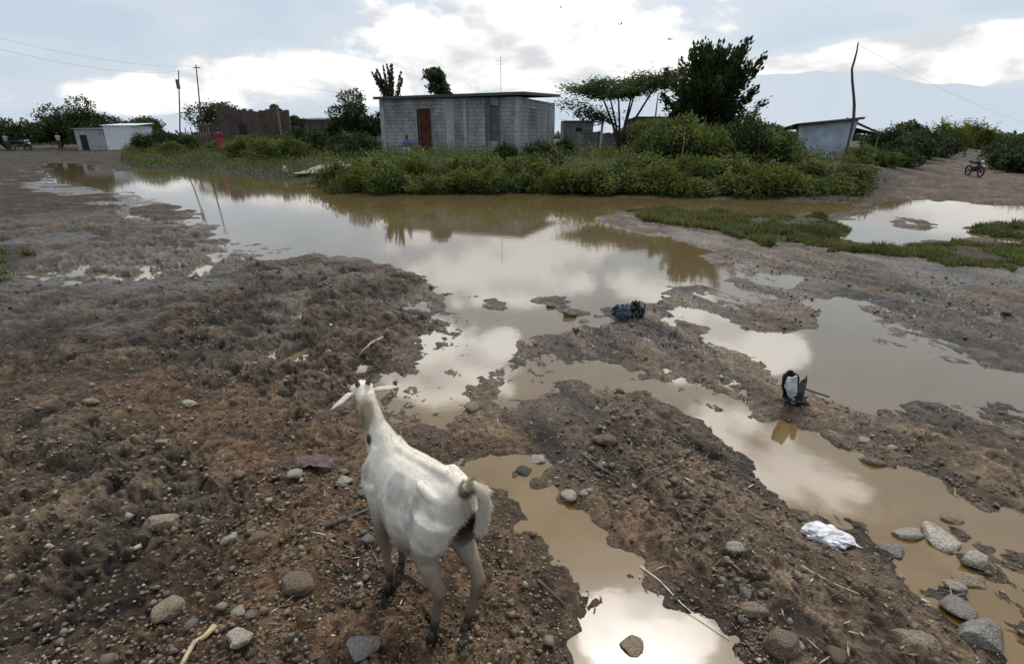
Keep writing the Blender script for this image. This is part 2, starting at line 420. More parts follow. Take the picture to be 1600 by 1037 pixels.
def block_material(name, c1=(.35, .345, .335), c2=(.27, .265, .26), mortar=(.185, .18, .175), bw=.40, bh=.20, ms=.014, stain=.6):
    m, nt, b = newmat(name); N = nt.nodes; L = nt.links
    tc = N.new('ShaderNodeTexCoord'); sp = N.new('ShaderNodeSeparateXYZ'); L.new(tc.outputs['Object'], sp.inputs[0])
    cb = N.new('ShaderNodeCombineXYZ')
    ad = N.new('ShaderNodeMath'); ad.operation = 'ADD'; L.new(sp.outputs['X'], ad.inputs[0]); L.new(sp.outputs['Y'], ad.inputs[1])
    L.new(ad.outputs[0], cb.inputs['X']); L.new(sp.outputs['Z'], cb.inputs['Y'])
    br = N.new('ShaderNodeTexBrick'); br.inputs['Scale'].default_value = 1; br.inputs['Brick Width'].default_value = bw; br.inputs['Row Height'].default_value = bh
    br.inputs['Mortar Size'].default_value = ms; br.inputs['Color1'].default_value = (*c1, 1); br.inputs['Color2'].default_value = (*c2, 1); br.inputs['Mortar'].default_value = (*mortar, 1)
    br.inputs['Mortar Smooth'].default_value = .3
    L.new(cb.outputs[0], br.inputs['Vector'])
    n = N.new('ShaderNodeTexNoise'); n.inputs['Scale'].default_value = 1.3; n.inputs['Detail'].default_value = 8; n.inputs['Roughness'].default_value = .7
    mp = N.new('ShaderNodeMapping'); mp.inputs['Scale'].default_value = (1, 1, .45); L.new(tc.outputs['Object'], mp.inputs[0]); L.new(mp.outputs[0], n.inputs['Vector'])
    mr = N.new('ShaderNodeMapRange'); mr.inputs['From Min'].default_value = .3; mr.inputs['From Max'].default_value = .7; mr.inputs['To Min'].default_value = 1-stain; mr.inputs['To Max'].default_value = 1.3
    L.new(n.outputs['Fac'], mr.inputs['Value'])
    vm = N.new('ShaderNodeVectorMath'); vm.operation = 'SCALE'; L.new(br.outputs['Color'], vm.inputs[0]); L.new(mr.outputs['Result'], vm.inputs['Scale'])
    L.new(vm.outputs[0], b.inputs['Base Color']); b.inputs['Roughness'].default_value = .92
    bp = N.new('ShaderNodeBump'); bp.inputs['Distance'].default_value = .012; bp.invert = True
    L.new(br.outputs['Fac'], bp.inputs['Height']); L.new(bp.outputs['Normal'], b.inputs['Normal'])
    return m

M = {}
M['mud'] = ground_material(); M['water'] = water_material()
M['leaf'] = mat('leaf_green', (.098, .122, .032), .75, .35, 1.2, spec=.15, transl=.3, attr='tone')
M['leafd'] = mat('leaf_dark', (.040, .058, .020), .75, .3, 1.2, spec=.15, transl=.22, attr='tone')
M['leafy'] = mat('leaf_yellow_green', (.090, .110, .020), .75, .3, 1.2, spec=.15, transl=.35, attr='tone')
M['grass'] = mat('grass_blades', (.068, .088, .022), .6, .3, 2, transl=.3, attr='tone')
M['bark'] = mat('bark', (.075, .06, .045), .9, .3, 8, .01)
M['block'] = block_material('grey_blockwork')
M['block_side'] = block_material('pale_blockwork', (.37, .37, .385), (.29, .29, .30), (.16, .16, .17), stain=.35)
M['block_low'] = block_material('low_wall_blockwork', (.26, .25, .24), (.20, .19, .185), (.12, .115, .11))
M['ruin'] = block_material('brown_masonry', (.115, .085, .065), (.085, .062, .05), (.05, .04, .033), .3, .14, stain=.6)
M['conc'] = mat('concrete', (.31, .315, .325), .9, .25, 3, .005)
M['concd'] = mat('stained_concrete', (.10, .105, .10), .9, .35, 3, .005)
M['roof'] = mat('mossy_roof_slab', (.060, .070, .055), .9, .4, 2, .01)
M['door'] = mat('red_door_paint', (.085, .024, .018), .85, .5, 3, spec=.15)
M['dark'] = mat('dark_interior', (.015, .015, .014), .95, .2, 3)
M['zinc'] = mat('weathered_zinc', (.40, .45, .50), .75, .22, 2.5, .004, spec=.25)
M['zincd'] = mat('dark_roof_sheet', (.05, .05, .052), .7, .3, 3)
M['wood'] = mat('grey_wood', (.08, .068, .058), .9, .35, 9, .006)
M['woodpale'] = mat('pale_wood', (.34, .26, .16), .8, .3, 25, .003)
M['white'] = mat('white_paint', (.62, .63, .62), .7, .12, 3)
M['whitebag'] = mat('white_plastic', (.46, .46, .47), .45, .35, 14)
M['blackbag'] = mat('black_plastic', (.012, .013, .018), .28, .4, 15)
M['bluebag'] = mat('dark_blue_plastic', (.03, .04, .065), .3, .5, 12)
M['metal'] = mat('dark_metal', (.03, .03, .032), .4, .3, 6, metal=.6)
M['wire'] = mat('weathered_wire', (.20, .21, .22), .7, .2, 3)
M['rubber'] = mat('rubber', (.015, .015, .015), .8, .3, 6)
M['skin'] = mat('dark_skin', (.065, .038, .025), .6, .15, 8)
M['hair'] = mat('black_hair', (.010, .009, .008), .8, .3, 20)
M['red'] = mat('red_cloth', (.24, .025, .030), .85, .25, 8)
M['blue'] = mat('blue_cloth', (.10, .14, .30), .85, .2, 8)
M['whitecloth'] = mat('white_cloth', (.55, .55, .55), .85, .15, 8)
M['darkcloth'] = mat('dark_cloth', (.03, .032, .045), .85, .3, 8)
M['purple'] = mat('muddy_purple_cloth', (.075, .048, .046), .9, .35, 20, .004)
M['sand'] = mat('pale_sand', (.24, .20, .155), .95, .3, 4, .01)
STONES = [mat('stone_tan', (.27, .205, .14), .75, .3, 3, .02, 9), mat('stone_grey', (.21, .20, .18), .75, .3, 3, .02, 9),
          mat('stone_brown', (.16, .11, .07), .7, .3, 3, .02, 9), mat('stone_pale', (.40, .355, .29), .75, .25, 3, .02, 9),
          mat('stone_dark', (.05, .045, .04), .6, .3, 3, .02, 9)]
for m_ in STONES:      # mud clings to the foot and in patches
    nt = m_.node_tree; N = nt.nodes; L = nt.links; b = N['Principled BSDF']; src = b.inputs['Base Color'].links[0].from_socket
    tc = N.new('ShaderNodeTexCoord'); sp = N.new('ShaderNodeSeparateXYZ'); L.new(tc.outputs['Object'], sp.inputs[0])
    no = N.new('ShaderNodeTexNoise'); no.inputs['Scale'].default_value = 2.2; no.inputs['Detail'].default_value = 8; no.inputs['Roughness'].default_value = .7; L.new(tc.outputs['Object'], no.inputs['Vector'])
    ad = N.new('ShaderNodeMath'); ad.operation = 'MULTIPLY_ADD'; L.new(no.outputs['Fac'], ad.inputs[0]); ad.inputs[1].default_value = -2.6; L.new(sp.outputs['Z'], ad.inputs[2])
    mr = N.new('ShaderNodeMapRange'); mr.inputs['From Min'].default_value = -1.55; mr.inputs['From Max'].default_value = -1.0; mr.inputs['To Min'].default_value = .85; mr.inputs['To Max'].default_value = 0; L.new(ad.outputs[0], mr.inputs['Value'])
    mx = N.new('ShaderNodeMix'); mx.data_type = 'RGBA'; L.new(mr.outputs['Result'], mx.inputs['Factor']); dk = N.new('ShaderNodeVectorMath'); dk.operation = 'SCALE'; dk.inputs['Scale'].default_value = .82; L.new(src, dk.inputs[0]); L.new(dk.outputs[0], mx.inputs['A']); mx.inputs['B'].default_value = (.075, .055, .038, 1); L.new(mx.outputs['Result'], b.inputs['Base Color'])

# ---------------------------------------------------------------- camera
cam = bpy.data.cameras.new('camera'); cam.sensor_width = 36; cam.lens = 36*FPX/1600; cam.clip_end = 20000; cam.clip_start = .05
co = bpy.data.objects.new('camera', cam); COL.objects.link(co)
co.location = (0, 0, CAM_H); co.rotation_euler = (pi/2-PITCH, 0, 0); scene.camera = co

# ---------------------------------------------------------------- sun and sky
SUN_AZ, SUN_EL = R(18.5), R(54.0)
sl = bpy.data.lights.new('sun', 'SUN'); sl.energy = 2.4; sl.angle = R(5); sl.color = (1, .94, .86)
so = bpy.data.objects.new('sun', sl); COL.objects.link(so)
sd = Vector((sin(SUN_AZ)*cos(SUN_EL), cos(SUN_AZ)*cos(SUN_EL), sin(SUN_EL)))
so.rotation_euler = sd.to_track_quat('Z', 'Y').to_euler(); so.location = (0, 0, 30)

def build_world():
    w = bpy.data.worlds.new('World'); scene.world = w; w.use_nodes = True
    nt = w.node_tree; N = nt.nodes; L = nt.links; N.clear()
    out = N.new('ShaderNodeOutputWorld'); bg = N.new('ShaderNodeBackground'); L.new(bg.outputs[0], out.inputs[0])
    sky = N.new('ShaderNodeTexSky'); sky.sky_type = 'NISHITA'; sky.sun_disc = False
    sky.sun_elevation = SUN_EL; sky.sun_rotation = SUN_AZ; sky.air_density = 1.2; sky.dust_density = 2.5
    tc = N.new('ShaderNodeTexCoord'); V = tc.outputs['Generated']
    def M_(op, a, b=None, c=None, clamp=False):
        n = N.new('ShaderNodeMath'); n.operation = op; n.use_clamp = clamp
        for i, q in enumerate((a, b, c)):
            if q is None: continue
            if isinstance(q, (int, float)): n.inputs[i].default_value = q
            else: L.new(q, n.inputs[i])
        return n.outputs[0]
    def MR(v, a, b, c=0., d=1., smooth=True):
        n = N.new('ShaderNodeMapRange'); n.interpolation_type = 'SMOOTHSTEP' if smooth else 'LINEAR'
        L.new(v, n.inputs['Value'])
        for k, q in zip(('From Min', 'From Max', 'To Min', 'To Max'), (a, b, c, d)): n.inputs[k].default_value = q
        return n.outputs['Result']
    def MIX(f, a, b):
        n = N.new('ShaderNodeMix'); n.data_type = 'RGBA'
        if isinstance(f, (int, float)): n.inputs['Factor'].default_value = f
        else: L.new(f, n.inputs['Factor'])
        for k, q in (('A', a), ('B', b)):
            if isinstance(q, tuple): n.inputs[k].default_value = (*q, 1)
            else: L.new(q, n.inputs[k])
        return n.outputs['Result']
    sp = N.new('ShaderNodeSeparateXYZ'); L.new(V, sp.inputs[0])
    az = M_('ARCTAN2', sp.outputs[0], sp.outputs[1]); el = M_('ARCSINE', sp.outputs[2])
    ce = N.new('ShaderNodeCombineXYZ')
    elp = M_('MULTIPLY', el, 2.0)
    L.new(az, ce.inputs[0]); L.new(elp, ce.inputs[1])
    def noise(vec, sc, det=8, ro=.58, dis=0.):
        n = N.new('ShaderNodeTexNoise'); n.inputs['Scale'].default_value = sc; n.inputs['Detail'].default_value = det
        n.inputs['Roughness'].default_value = ro; n.inputs['Distortion'].default_value = dis; L.new(vec, n.inputs['Vector']); return n.outputs['Fac']
    n1 = noise(ce.outputs[0], 4.2, 8, .55, .25)
    of = N.new('ShaderNodeVectorMath'); of.operation = 'ADD'; L.new(ce.outputs[0], of.inputs[0]); of.inputs[1].default_value = (.0, .07, 0)
    n1u = noise(of.outputs[0], 4.2, 8, .55, .25)
    big = noise(ce.outputs[0], 1.7, 3)
    # where the cumulus stand: (azimuth, elevation, half width, half height, weight)
    B = []
    def blob(px, py, w, h, wt=1.0, refl=False):
        a, e = azel(px, py)
        a2, _ = azel(px+w, py); _, e2 = azel(px, py-h if not refl else py+h)
        B.append((a, -e if refl else e, abs(a2-a), abs(e2-e), wt))
    blob(800, 85, 190, 85, 1.0); blob(690, 60, 60, 70, .6); blob(520, 30, 60, 40, .55); blob(600, 5, 110, 30, .6); blob(980, 40, 190, 75, .95)
    blob(540, 120, 200, 45, .45); blob(230, 135, 260, 38, .40); blob(1060, 110, 160, 40, .7)
    blob(1350, 96, 150, 38, 1.0); blob(1460, 112, 200, 30, 1.0); blob(1570, 92, 110, 40, 1.0); blob(1230, 105, 120, 30, .9); blob(60, 80, 160, 30, .28)
    blob(640, 360, 110, 45, .8, True); blob(785, 425, 180, 60, .9, True); blob(890, 335, 70, 60, .8, True)
    blob(700, 560, 120, 70, .75, True); blob(1130, 545, 150, 60, .9, True); blob(1010, 440, 130, 50, .5, True); blob(1230, 700, 200, 80, .7, True)
    blob(430, 300, 130, 20, .5, True); blob(1500, 345, 220, 30, .8, True); blob(1005, 985, 105, 85, 1.5, True); blob(1290, 600, 120, 60, .5, True); blob(300, 560, 400, 120, .5, True)
    tot = None
    for a0, e0, wa, we, wt in B:
        da = M_('MULTIPLY', M_('SUBTRACT', az, a0), 1/wa); de = M_('MULTIPLY', M_('SUBTRACT', el, e0), 1/we)
        d = M_('ADD', M_('MULTIPLY', da, da), M_('MULTIPLY', de, de))
        g = M_('MULTIPLY', M_('SUBTRACT', 1.0, M_('MULTIPLY', d, .55), None, True), wt)
        tot = g if tot is None else M_('MAXIMUM', tot, g)
    a_, e_ = azel(850, 790); e_ = -e_
    da = M_('MULTIPLY', M_('SUBTRACT', az, a_), 1/.38); de = M_('MULTIPLY', M_('SUBTRACT', el, e_), 1/.15)
    gap = M_('SUBTRACT', 1.0, M_('ADD', M_('MULTIPLY', da, da), M_('MULTIPLY', de, de)), None, True)
    highc = MR(el, R(48), R(70), 0, .5)                                       # overcast overhead
    cover = M_('ADD', tot, M_('MULTIPLY', M_('SUBTRACT', n1, .5), 2.3))
    cover = M_('ADD', cover, M_('MULTIPLY', M_('SUBTRACT', big, .5), .8)); cover = M_('ADD', cover, highc); cover = M_('SUBTRACT', cover, M_('MULTIPLY', gap, 2.2))
    alpha = MR(cover, .36, .54)
    soft = MR(cover, -.2, .5, 0, .40)                                        # thin veil round the clouds
    lit = MR(M_('SUBTRACT', n1, n1u), -.12, .035)
    dens = MR(cover, .8, 1.7)
    # sky: Nishita, veiled by humid haze that thickens to the horizon
    s1 = N.new('ShaderNodeVectorMath'); s1.operation = 'SCALE'; L.new(sky.outputs[0], s1.inputs[0]); s1.inputs['Scale'].default_value = .075
    hz = MR(el, R(-2), R(22), .90, .72)
    base = MIX(hz, s1.outputs[0], (.61, .72, .84))
    base = MIX(soft, base, (.80, .83, .86))
    cshade = MIX(lit, (.70, .715, .74), (1.05, 1.04, 1.02))
    cshade = MIX(M_('MULTIPLY', dens, .12), cshade, (.80, .80, .81))
    boost = N.new('ShaderNodeVectorMath'); boost.operation = 'SCALE'; L.new(cshade, boost.inputs[0]); L.new(M_('MULTIPLY', MR(el, R(8), R(26), 1.0, 2.6), MR(el, R(32), R(46), 1.0, .95)), boost.inputs['Scale'])
    col = MIX(alpha, base, boost.outputs[0])
    # the veiled sun
    dt = N.new('ShaderNodeVectorMath'); dt.operation = 'DOT_PRODUCT'; L.new(V, dt.inputs[0]); dt.inputs[1].default_value = tuple(sd)
    glow = M_('POWER', M_('MAXIMUM', dt.outputs['Value'], 0.0), 90.0)
    glow2 = M_('POWER', M_('MAXIMUM', dt.outputs['Value'], 0.0), 7.0)
    gl = M_('ADD', M_('MULTIPLY', glow, 5.0), M_('MULTIPLY', glow2, .30)); gl = M_('ADD', gl, 1.0); gl = M_('MULTIPLY', gl, MR(el, R(9), R(34), 1.0, 1.1))
    fin = N.new('ShaderNodeVectorMath'); fin.operation = 'SCALE'; L.new(col, fin.inputs[0]); L.new(gl, fin.inputs['Scale'])
    L.new(fin.outputs[0], bg.inputs['Color']); bg.inputs['Strength'].default_value = 1.0
build_world()
scene.view_settings.view_transform = 'Standard'; scene.view_settings.look = 'None'; scene.view_settings.exposure = 0
scene.render.engine = 'CYCLES'; scene.cycles.use_denoising = True; scene.cycles.max_bounces = 5; scene.cycles.transparent_max_bounces = 4

# ---------------------------------------------------------------- ground sheet
def build_ground():
    th = np.concatenate([np.linspace(R(82), R(54), 24)[:-1], np.linspace(R(54), R(1.6), 860)[:-1], np.geomspace(R(1.6), R(.04), 70)])
    rad = CAM_H/np.tan(th)
    azs = np.concatenate([np.linspace(-180, -58, 50)[:-1], np.linspace(-58, 58, 1080), np.linspace(58, 180, 50)[1:-1]])*pi/180
    nr, na = len(rad), len(azs)
    Rr, Az = np.meshgrid(rad, azs, indexing='ij')
    X = Rr*np.sin(Az); Y = Rr*np.cos(Az)
    h, s, sn, z, r, q = height(X.ravel(), Y.ravel(), True)
    X = X.ravel(); Y = Y.ravel()
    V = np.stack([X, Y, h], 1); c0 = len(V); V = np.vstack([V, [[0, 0, .03]]])
    i = np.arange(nr-1)[:, None]*na; j = np.arange(na)[None, :]; j2 = (j+1) % na
    F = np.stack([i+j, i+j2, i+na+j2, i+na+j], -1).reshape(-1, 4)
    me = npmesh('ground', V, F[:, ::-1], True)
    # tone
    n1 = fbm(X*.9, Y*.9, 4, 101); n2 = fbm(X*3.3, Y*3.3, 4, 103)
    def C(*c): return np.array(c)[None, :]
    col = np.ones((len(X), 1))*C(.128, .092, .062)
    def mixc(c, k):
        nonlocal col
        k = np.clip(k, 0, 1)[:, None]; col = col*(1-k)+C(*c)*k
    mixc((.108, .087, .066), z['churn']*.85)
    mixc((.150, .096, .056), z['red']*.75*(1-z['dark'])*sstep(.3, .6, n1+.1))
    mixc((.175, .115, .072), z['red']*sstep(.62, .75, n2)*.6)
    mixc((.080, .072, .057), z['dark']*.75)
    mixc((.155, .124, .092), z['ridge']*.9)
    mixc((.105, .085, .060), z['ridge']*sstep(.5, .7, n2)*.6)
    mixc((.20, .155, .12), z['road']*.9)
    mixc((.150, .120, .090), sstep(.55, .7, fbm(X*1.5, Y*1.5, 3, 107))*z['churn']*.5)
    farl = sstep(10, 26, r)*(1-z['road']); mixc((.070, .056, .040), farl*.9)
    # grass-stained soil
    gr = np.maximum(z['grass']*.8, z['verge']); mixc((.062, .068, .030), gr*.9*sstep(-.1, .2, sn))
    mixc((.12, .10, .06), gr*sstep(.6, .72, n2)*.5)
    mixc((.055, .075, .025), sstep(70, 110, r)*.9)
    # relief shading painted into the tone: shaded hollows darker, lit tops paler
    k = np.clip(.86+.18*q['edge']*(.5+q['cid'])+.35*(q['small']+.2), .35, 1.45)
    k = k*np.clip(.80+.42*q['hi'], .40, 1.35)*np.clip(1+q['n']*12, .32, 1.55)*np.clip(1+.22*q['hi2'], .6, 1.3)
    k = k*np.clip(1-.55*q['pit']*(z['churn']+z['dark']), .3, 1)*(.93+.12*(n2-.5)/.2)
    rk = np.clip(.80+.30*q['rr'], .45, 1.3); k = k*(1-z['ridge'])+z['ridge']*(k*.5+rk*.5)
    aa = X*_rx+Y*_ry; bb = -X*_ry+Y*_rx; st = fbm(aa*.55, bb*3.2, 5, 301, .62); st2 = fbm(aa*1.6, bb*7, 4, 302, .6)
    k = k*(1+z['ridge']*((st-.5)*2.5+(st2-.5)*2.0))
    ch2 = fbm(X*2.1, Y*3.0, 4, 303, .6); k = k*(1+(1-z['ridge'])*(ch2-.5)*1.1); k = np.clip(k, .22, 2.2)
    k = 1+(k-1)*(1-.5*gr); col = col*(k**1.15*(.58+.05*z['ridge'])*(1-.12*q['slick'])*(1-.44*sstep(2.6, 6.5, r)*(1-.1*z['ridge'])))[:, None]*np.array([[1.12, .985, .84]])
    wetness = np.exp(-np.clip(sn, 0, 9)/.12)
    wetness = np.maximum(wetness, np.maximum(z['mottle']*.95, .70*z['churn']*sstep(.46, .66, n1)))
    wetness = np.maximum(wetness, .50*z['ridge']); wetness = np.maximum(wetness, .45*z['dark'])
    wetness = np.maximum(np.maximum(wetness, .34), q['slick']*.85)*(1-.75*sstep(8, 20, r)*(1-z['mottle']))*(1-.7*gr)
    col = col*(1-.25*np.exp(-np.clip(sn, 0, 9)/.10))[:, None]
    col = np.vstack([col, [[.1, .08, .05]]])
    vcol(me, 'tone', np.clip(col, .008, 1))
    wv = np.append(wetness, .4); vcol(me, 'wet', np.repeat(wv[:, None], 3, 1))
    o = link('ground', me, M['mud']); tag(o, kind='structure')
    # water sheet
    wm = npmesh('pond_water', [(-46, 1.0, 0), (46, 1.0, 0), (46, 48, 0), (-46, 48, 0)], [(0, 1, 2, 3)])
    tag(link('water', wm, M['water']), kind='structure')
build_ground()

# ---------------------------------------------------------------- distant hills, haze painted into their colour
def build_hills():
    m, nt, b = newmat('hills_haze_glow'); N = nt.nodes; L = nt.links
    em = N.new('ShaderNodeEmission'); em.inputs[0].default_value = (.625, .71, .805, 1); em.inputs[1].default_value = 1.0  # pale blue glow stands in for aerial haze over the hills
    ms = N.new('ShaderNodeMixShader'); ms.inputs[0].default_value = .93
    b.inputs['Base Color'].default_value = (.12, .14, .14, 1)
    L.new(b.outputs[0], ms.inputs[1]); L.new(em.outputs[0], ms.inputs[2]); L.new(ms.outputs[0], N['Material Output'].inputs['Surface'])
    prof = [(-62, .3), (-40, .5), (-33, .8), (-29, 1.7), (-26, .8), (-16, .6), (0, .8), (10, 1.6), (16, 3.2), (22, 4.7), (27, 5.0), (31, 4.6), (35, 3.9), (39, 3.0), (43, 2.2), (50, 1.4), (62, .8)]
    V = []; F = []; D = 6000
    xs = np.linspace(-62, 62, 260)
    el = np.interp(xs, [p[0] for p in prof], [p[1] for p in prof])+(fbm(xs*.35, xs*0+3, 4, 9)-.5)*.7
    nrow = 6
    for k in range(nrow):
        f = k/(nrow-1)
        for a, e in zip(xs, el):
            d = D*(1+.5*f); V.append((d*sin(R(a)), d*cos(R(a)), -20+(d*tan(R(max(e, .1)))+20)*f**.8))
    n = len(xs)
    for k in range(nrow-1):
        for i in range(n-1): F.append((k*n+i, k*n+i+1, (k+1)*n+i+1, (k+1)*n+i))
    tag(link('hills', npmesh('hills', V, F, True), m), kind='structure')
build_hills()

# ---------------------------------------------------------------- foliage
def leaf_mesh(name, P, size, seed=0, dirs=None, aspect=.5, tone=(.55, 1.5), droop=0.0):
    """P (n,3) leaf positions -> rhombic leaves"""
    r = np.random.default_rng(seed); n = len(P)
    if dirs is None:
        d = r.normal(size=(n, 3)); d[:, 2] = d[:, 2]*.6-droop
    else: d = dirs+r.normal(size=(n, 3))*.45
    d /= np.linalg.norm(d, axis=1)[:, None]+1e-9
    w = np.cross(d, r.normal(size=(n, 3))); w /= np.linalg.norm(w, axis=1)[:, None]+1e-9
    L_ = (size*r.uniform(.6, 1.35, n))[:, None]
    a = P-d*L_*.5; b = P+w*L_*aspect*.5; c = P+d*L_*.5; e = P-w*L_*aspect*.5
    V = np.stack([a, b, c, e], 1).reshape(-1, 3); F = np.arange(4*n).reshape(-1, 4)
    me = npmesh(name, V, F)
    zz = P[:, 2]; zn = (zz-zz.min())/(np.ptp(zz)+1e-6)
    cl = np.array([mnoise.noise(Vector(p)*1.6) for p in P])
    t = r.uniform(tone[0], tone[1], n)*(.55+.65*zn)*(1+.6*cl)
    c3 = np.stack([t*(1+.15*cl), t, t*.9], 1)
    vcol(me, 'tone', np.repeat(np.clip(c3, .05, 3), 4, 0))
    return me
def blob_points(lobes, n, seed, fill=.55):
    r = np.random.default_rng(seed); out = []
    vol = np.array([l[3]*l[4]*l[5] for l in lobes])**.67; cnt = (n*vol/vol.sum()).astype(int)
    for (x, y, z, a, b, c), k in zip(lobes, cnt):
        d = r.normal(size=(k, 3)); d /= np.linalg.norm(d, axis=1)[:, None]
        rad = (r.uniform(fill, 1.08, k)**.7+r.exponential(.09, k))*(1+.25*np.sin(d[:, 0]*5+x)*np.cos(d[:, 1]*4+y))
        out.append(d*rad[:, None]*np.array([a, b, c])+np.array([x, y, z]))
    return np.vstack(out)

def shrub_proto(seed, w, h, mat_, n=6500, leaf=.10, tall=False):
    rr = random.Random(seed)
    lobes = []
    for k in range(9):
        a = rr.uniform(0, 2*pi); d = rr.uniform(0, .36)*w
        s = rr.uniform(.10, .30)*w
        z = rr.uniform(.12, .74)*h*(1-.5*d/(w*.5))
        lobes.append((d*cos(a), d*sin(a)*.8, z, s, s*.9, rr.uniform(.2, .36)*h))
    P = blob_points(lobes, n, seed); P = P[P[:, 2] > .0]
    # shoots that stick out of the top
    for k in range(60):
        a = rr.uniform(0, 2*pi); d = rr.uniform(0, .5)*w; L_ = rr.uniform(.15, .55)*h
        z0 = h*(.62-.45*(d/(w*.42)))
        t = np.linspace(0, 1, 16)[:, None]
        base = np.array([[d*cos(a), d*sin(a)*.8, z0]]); dd = np.array([[rr.uniform(-.4, .4), rr.uniform(-.4, .4), 1]])
        P = np.vstack([P, base+dd*t*L_+np.random.default_rng(seed+k).normal(size=(16, 3))*.035])
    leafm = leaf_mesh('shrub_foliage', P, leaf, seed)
    stem = MB()
    for k in range(7):
        a = rr.uniform(0, 2*pi); e = (cos(a)*w*.3*rr.random(), sin(a)*w*.25*rr.random(), h*rr.uniform(.5, .8))
        stem.tube([(e[0]*.1, e[1]*.1, -.05), (e[0]*.5, e[1]*.4, h*.3), e], [.018, .013, .004], 5)
    return leafm, stem.mesh('shrub_stems'), mat_
PROT = [shrub_proto(100+k, 2.4, 1.25, M['leaf' if k != 3 else 'leafd']) for k in range(4)]
PROT.append(shrub_proto(120, 2.2, 1.5, M['leafd'])); PROT.append(shrub_proto(121, 1.6, 1.7, M['leafy'], 3000))
LOWP = [shrub_proto(140+k, 2.2, .95, M['leaf' if k else 'leafy'], 5200, .085) for k in range(3)]

def shrub(proto, x, y, label, group, s=1.0, sz=1.0, name='shrub', rz=None):
    o = empty(name, (x, y, gz(x, y)-.05), random.uniform(0, 6.28) if rz is None else rz)
    o.scale = (s, s, s*sz)
    link('foliage', proto[0], proto[2], o); link('stem', proto[1], M['bark'], o)
    return tag(o, label, 'shrub', group)

# the thicket in front of the block house; each shrub stands where its foot shows at the water's edge
front = [(548,17.3),(600,16.9),(655,16.9),(712,17.0),(768,17.0),(822,17.1),(880,16.8),(935,16.6),(990,16.5),(1045,16.3),(1100,16.2),(1155,16.1),(1212,16.0),(1270,16.0),(1322,16.2)]
for i, (px, Y) in enumerate(front):
    x = (px-800)/850*(Y*.94+.6)
    shrub(LOWP[i % 3], x, Y+.75, 'low green shrub spilling over the far edge of the brown pond', 'low shrubs along the far bank of the pond', random.uniform(.75, 1.25), random.uniform(.55, 1.3))
mid = [(530,19.8),(590,19.5),(650,19.6),(715,19.4),(760,19.2),(830,19.0),(900,18.0),(955,17.9),(1010,18.5),(1075,18.4),(1140,18.4),(1205,18.6),(1265,18.8),(1325,18.8)]
for i, (px, Y) in enumerate(mid):
    x = (px-800)/850*(Y*.94+.5)
    shrub(LOWP[(i+1) % 3] if px < 740 else PROT[i % 4], x, Y, 'rounded green shrub in the middle of the thicket behind the pond', 'shrubs in the middle of the thicket', random.uniform(.85, 1.1), random.uniform(.75, 1.0) *(.62 if px > 1180 or 880 < px < 980 else 1) if px > 740 else 1.1)
back = [(1010,22.4),(1060,22.0),(1110,22.0),(1160,22.3),(1215,22.5),(1010,25.5),(1075,25.5),(1140,25.5),(1180,27)]
for i, (px, Y) in enumerate(back):
    x = (px-800)/850*(Y*.94+.5)
    shrub(PROT[i % 4], x, Y, 'tall green shrub at the back of the thicket below the dark tree', 'tall shrubs at the back of the thicket', random.uniform(.95, 1.25), random.uniform(1.0, 1.35) if 960 < px < 1200 else .85)
shrub(PROT[4], (788-800)/850*22, 21.6, 'tall dark green shrub against the corner of the block house', None, .75, 1.05)
shrub(PROT[3], (845-800)/850*23, 23.0, 'green shrub under the side window of the block house', None, .9, .85)
shrub(PROT[5], (1160-800)/850*25, 26.0, 'yellow-green bush in front of the dark tree', None, 1.0, 1.35, 'bush')
shrub(PROT[4], (880-800)/850*31, 31.5, 'dark tangled bush between the block house and the low wall', None, .65, 1.0, 'bush')
# bare dry stalks and saplings standing up out of the thicket
def stalks():
    g = random.Random(44)
    for k in range(26):
        px = g.uniform(560, 1330); Y = g.uniform(17.6, 22); x = X_at(px, Y); z = gz(x, Y); h = g.uniform(1.0, 1.9) if px > 900 else g.uniform(.8, 1.25)
        mb = MB(); tx, ty = g.uniform(-.25, .25), g.uniform(-.2, .2); mb.tube([(0, 0, 0), (tx*.4, ty*.4, h*.5), (tx, ty, h)], [.012, .009, .003], 5)
        for j in range(5):
            f = g.uniform(.45, .95); a = g.uniform(0, 6.28); L_ = g.uniform(.12, .35); b0 = (tx*f, ty*f, h*f); mb.tube([b0, (b0[0]+cos(a)*L_, b0[1]+sin(a)*L_, b0[2]+L_*.8)], [.005, .002], 4)
        o = mb.build('dry_stalk', M['wood'] if k % 2 else M['woodpale']); o.location = (x, Y, z); tag(o, 'thin dry branching stalk standing up out of the thicket', 'stalk', 'dry stalks in the thicket')
# left bank
for i, (px, Y, s, k) in enumerate([(225,47,1.2,4),(250,50,1.3,4),(380,34,1.0,1),(420,32,1.0,0),(455,31,1.1,2),(495,33,1.1,4),(540,32,1.0,4),(565,30,1.1,3),(400,38,1.1,1),(300,44,1.0,4),(270,40,.9,2),(470,38,1.3,4),(520,40,1.4,4),(345,42,.9,2)]):
    shrub(PROT[k], (px-800)/850*(Y*.94+.5), Y, 'dark green shrub on the left bank near the ruined wall', 'shrubs on the left bank near the ruin', s, .9)
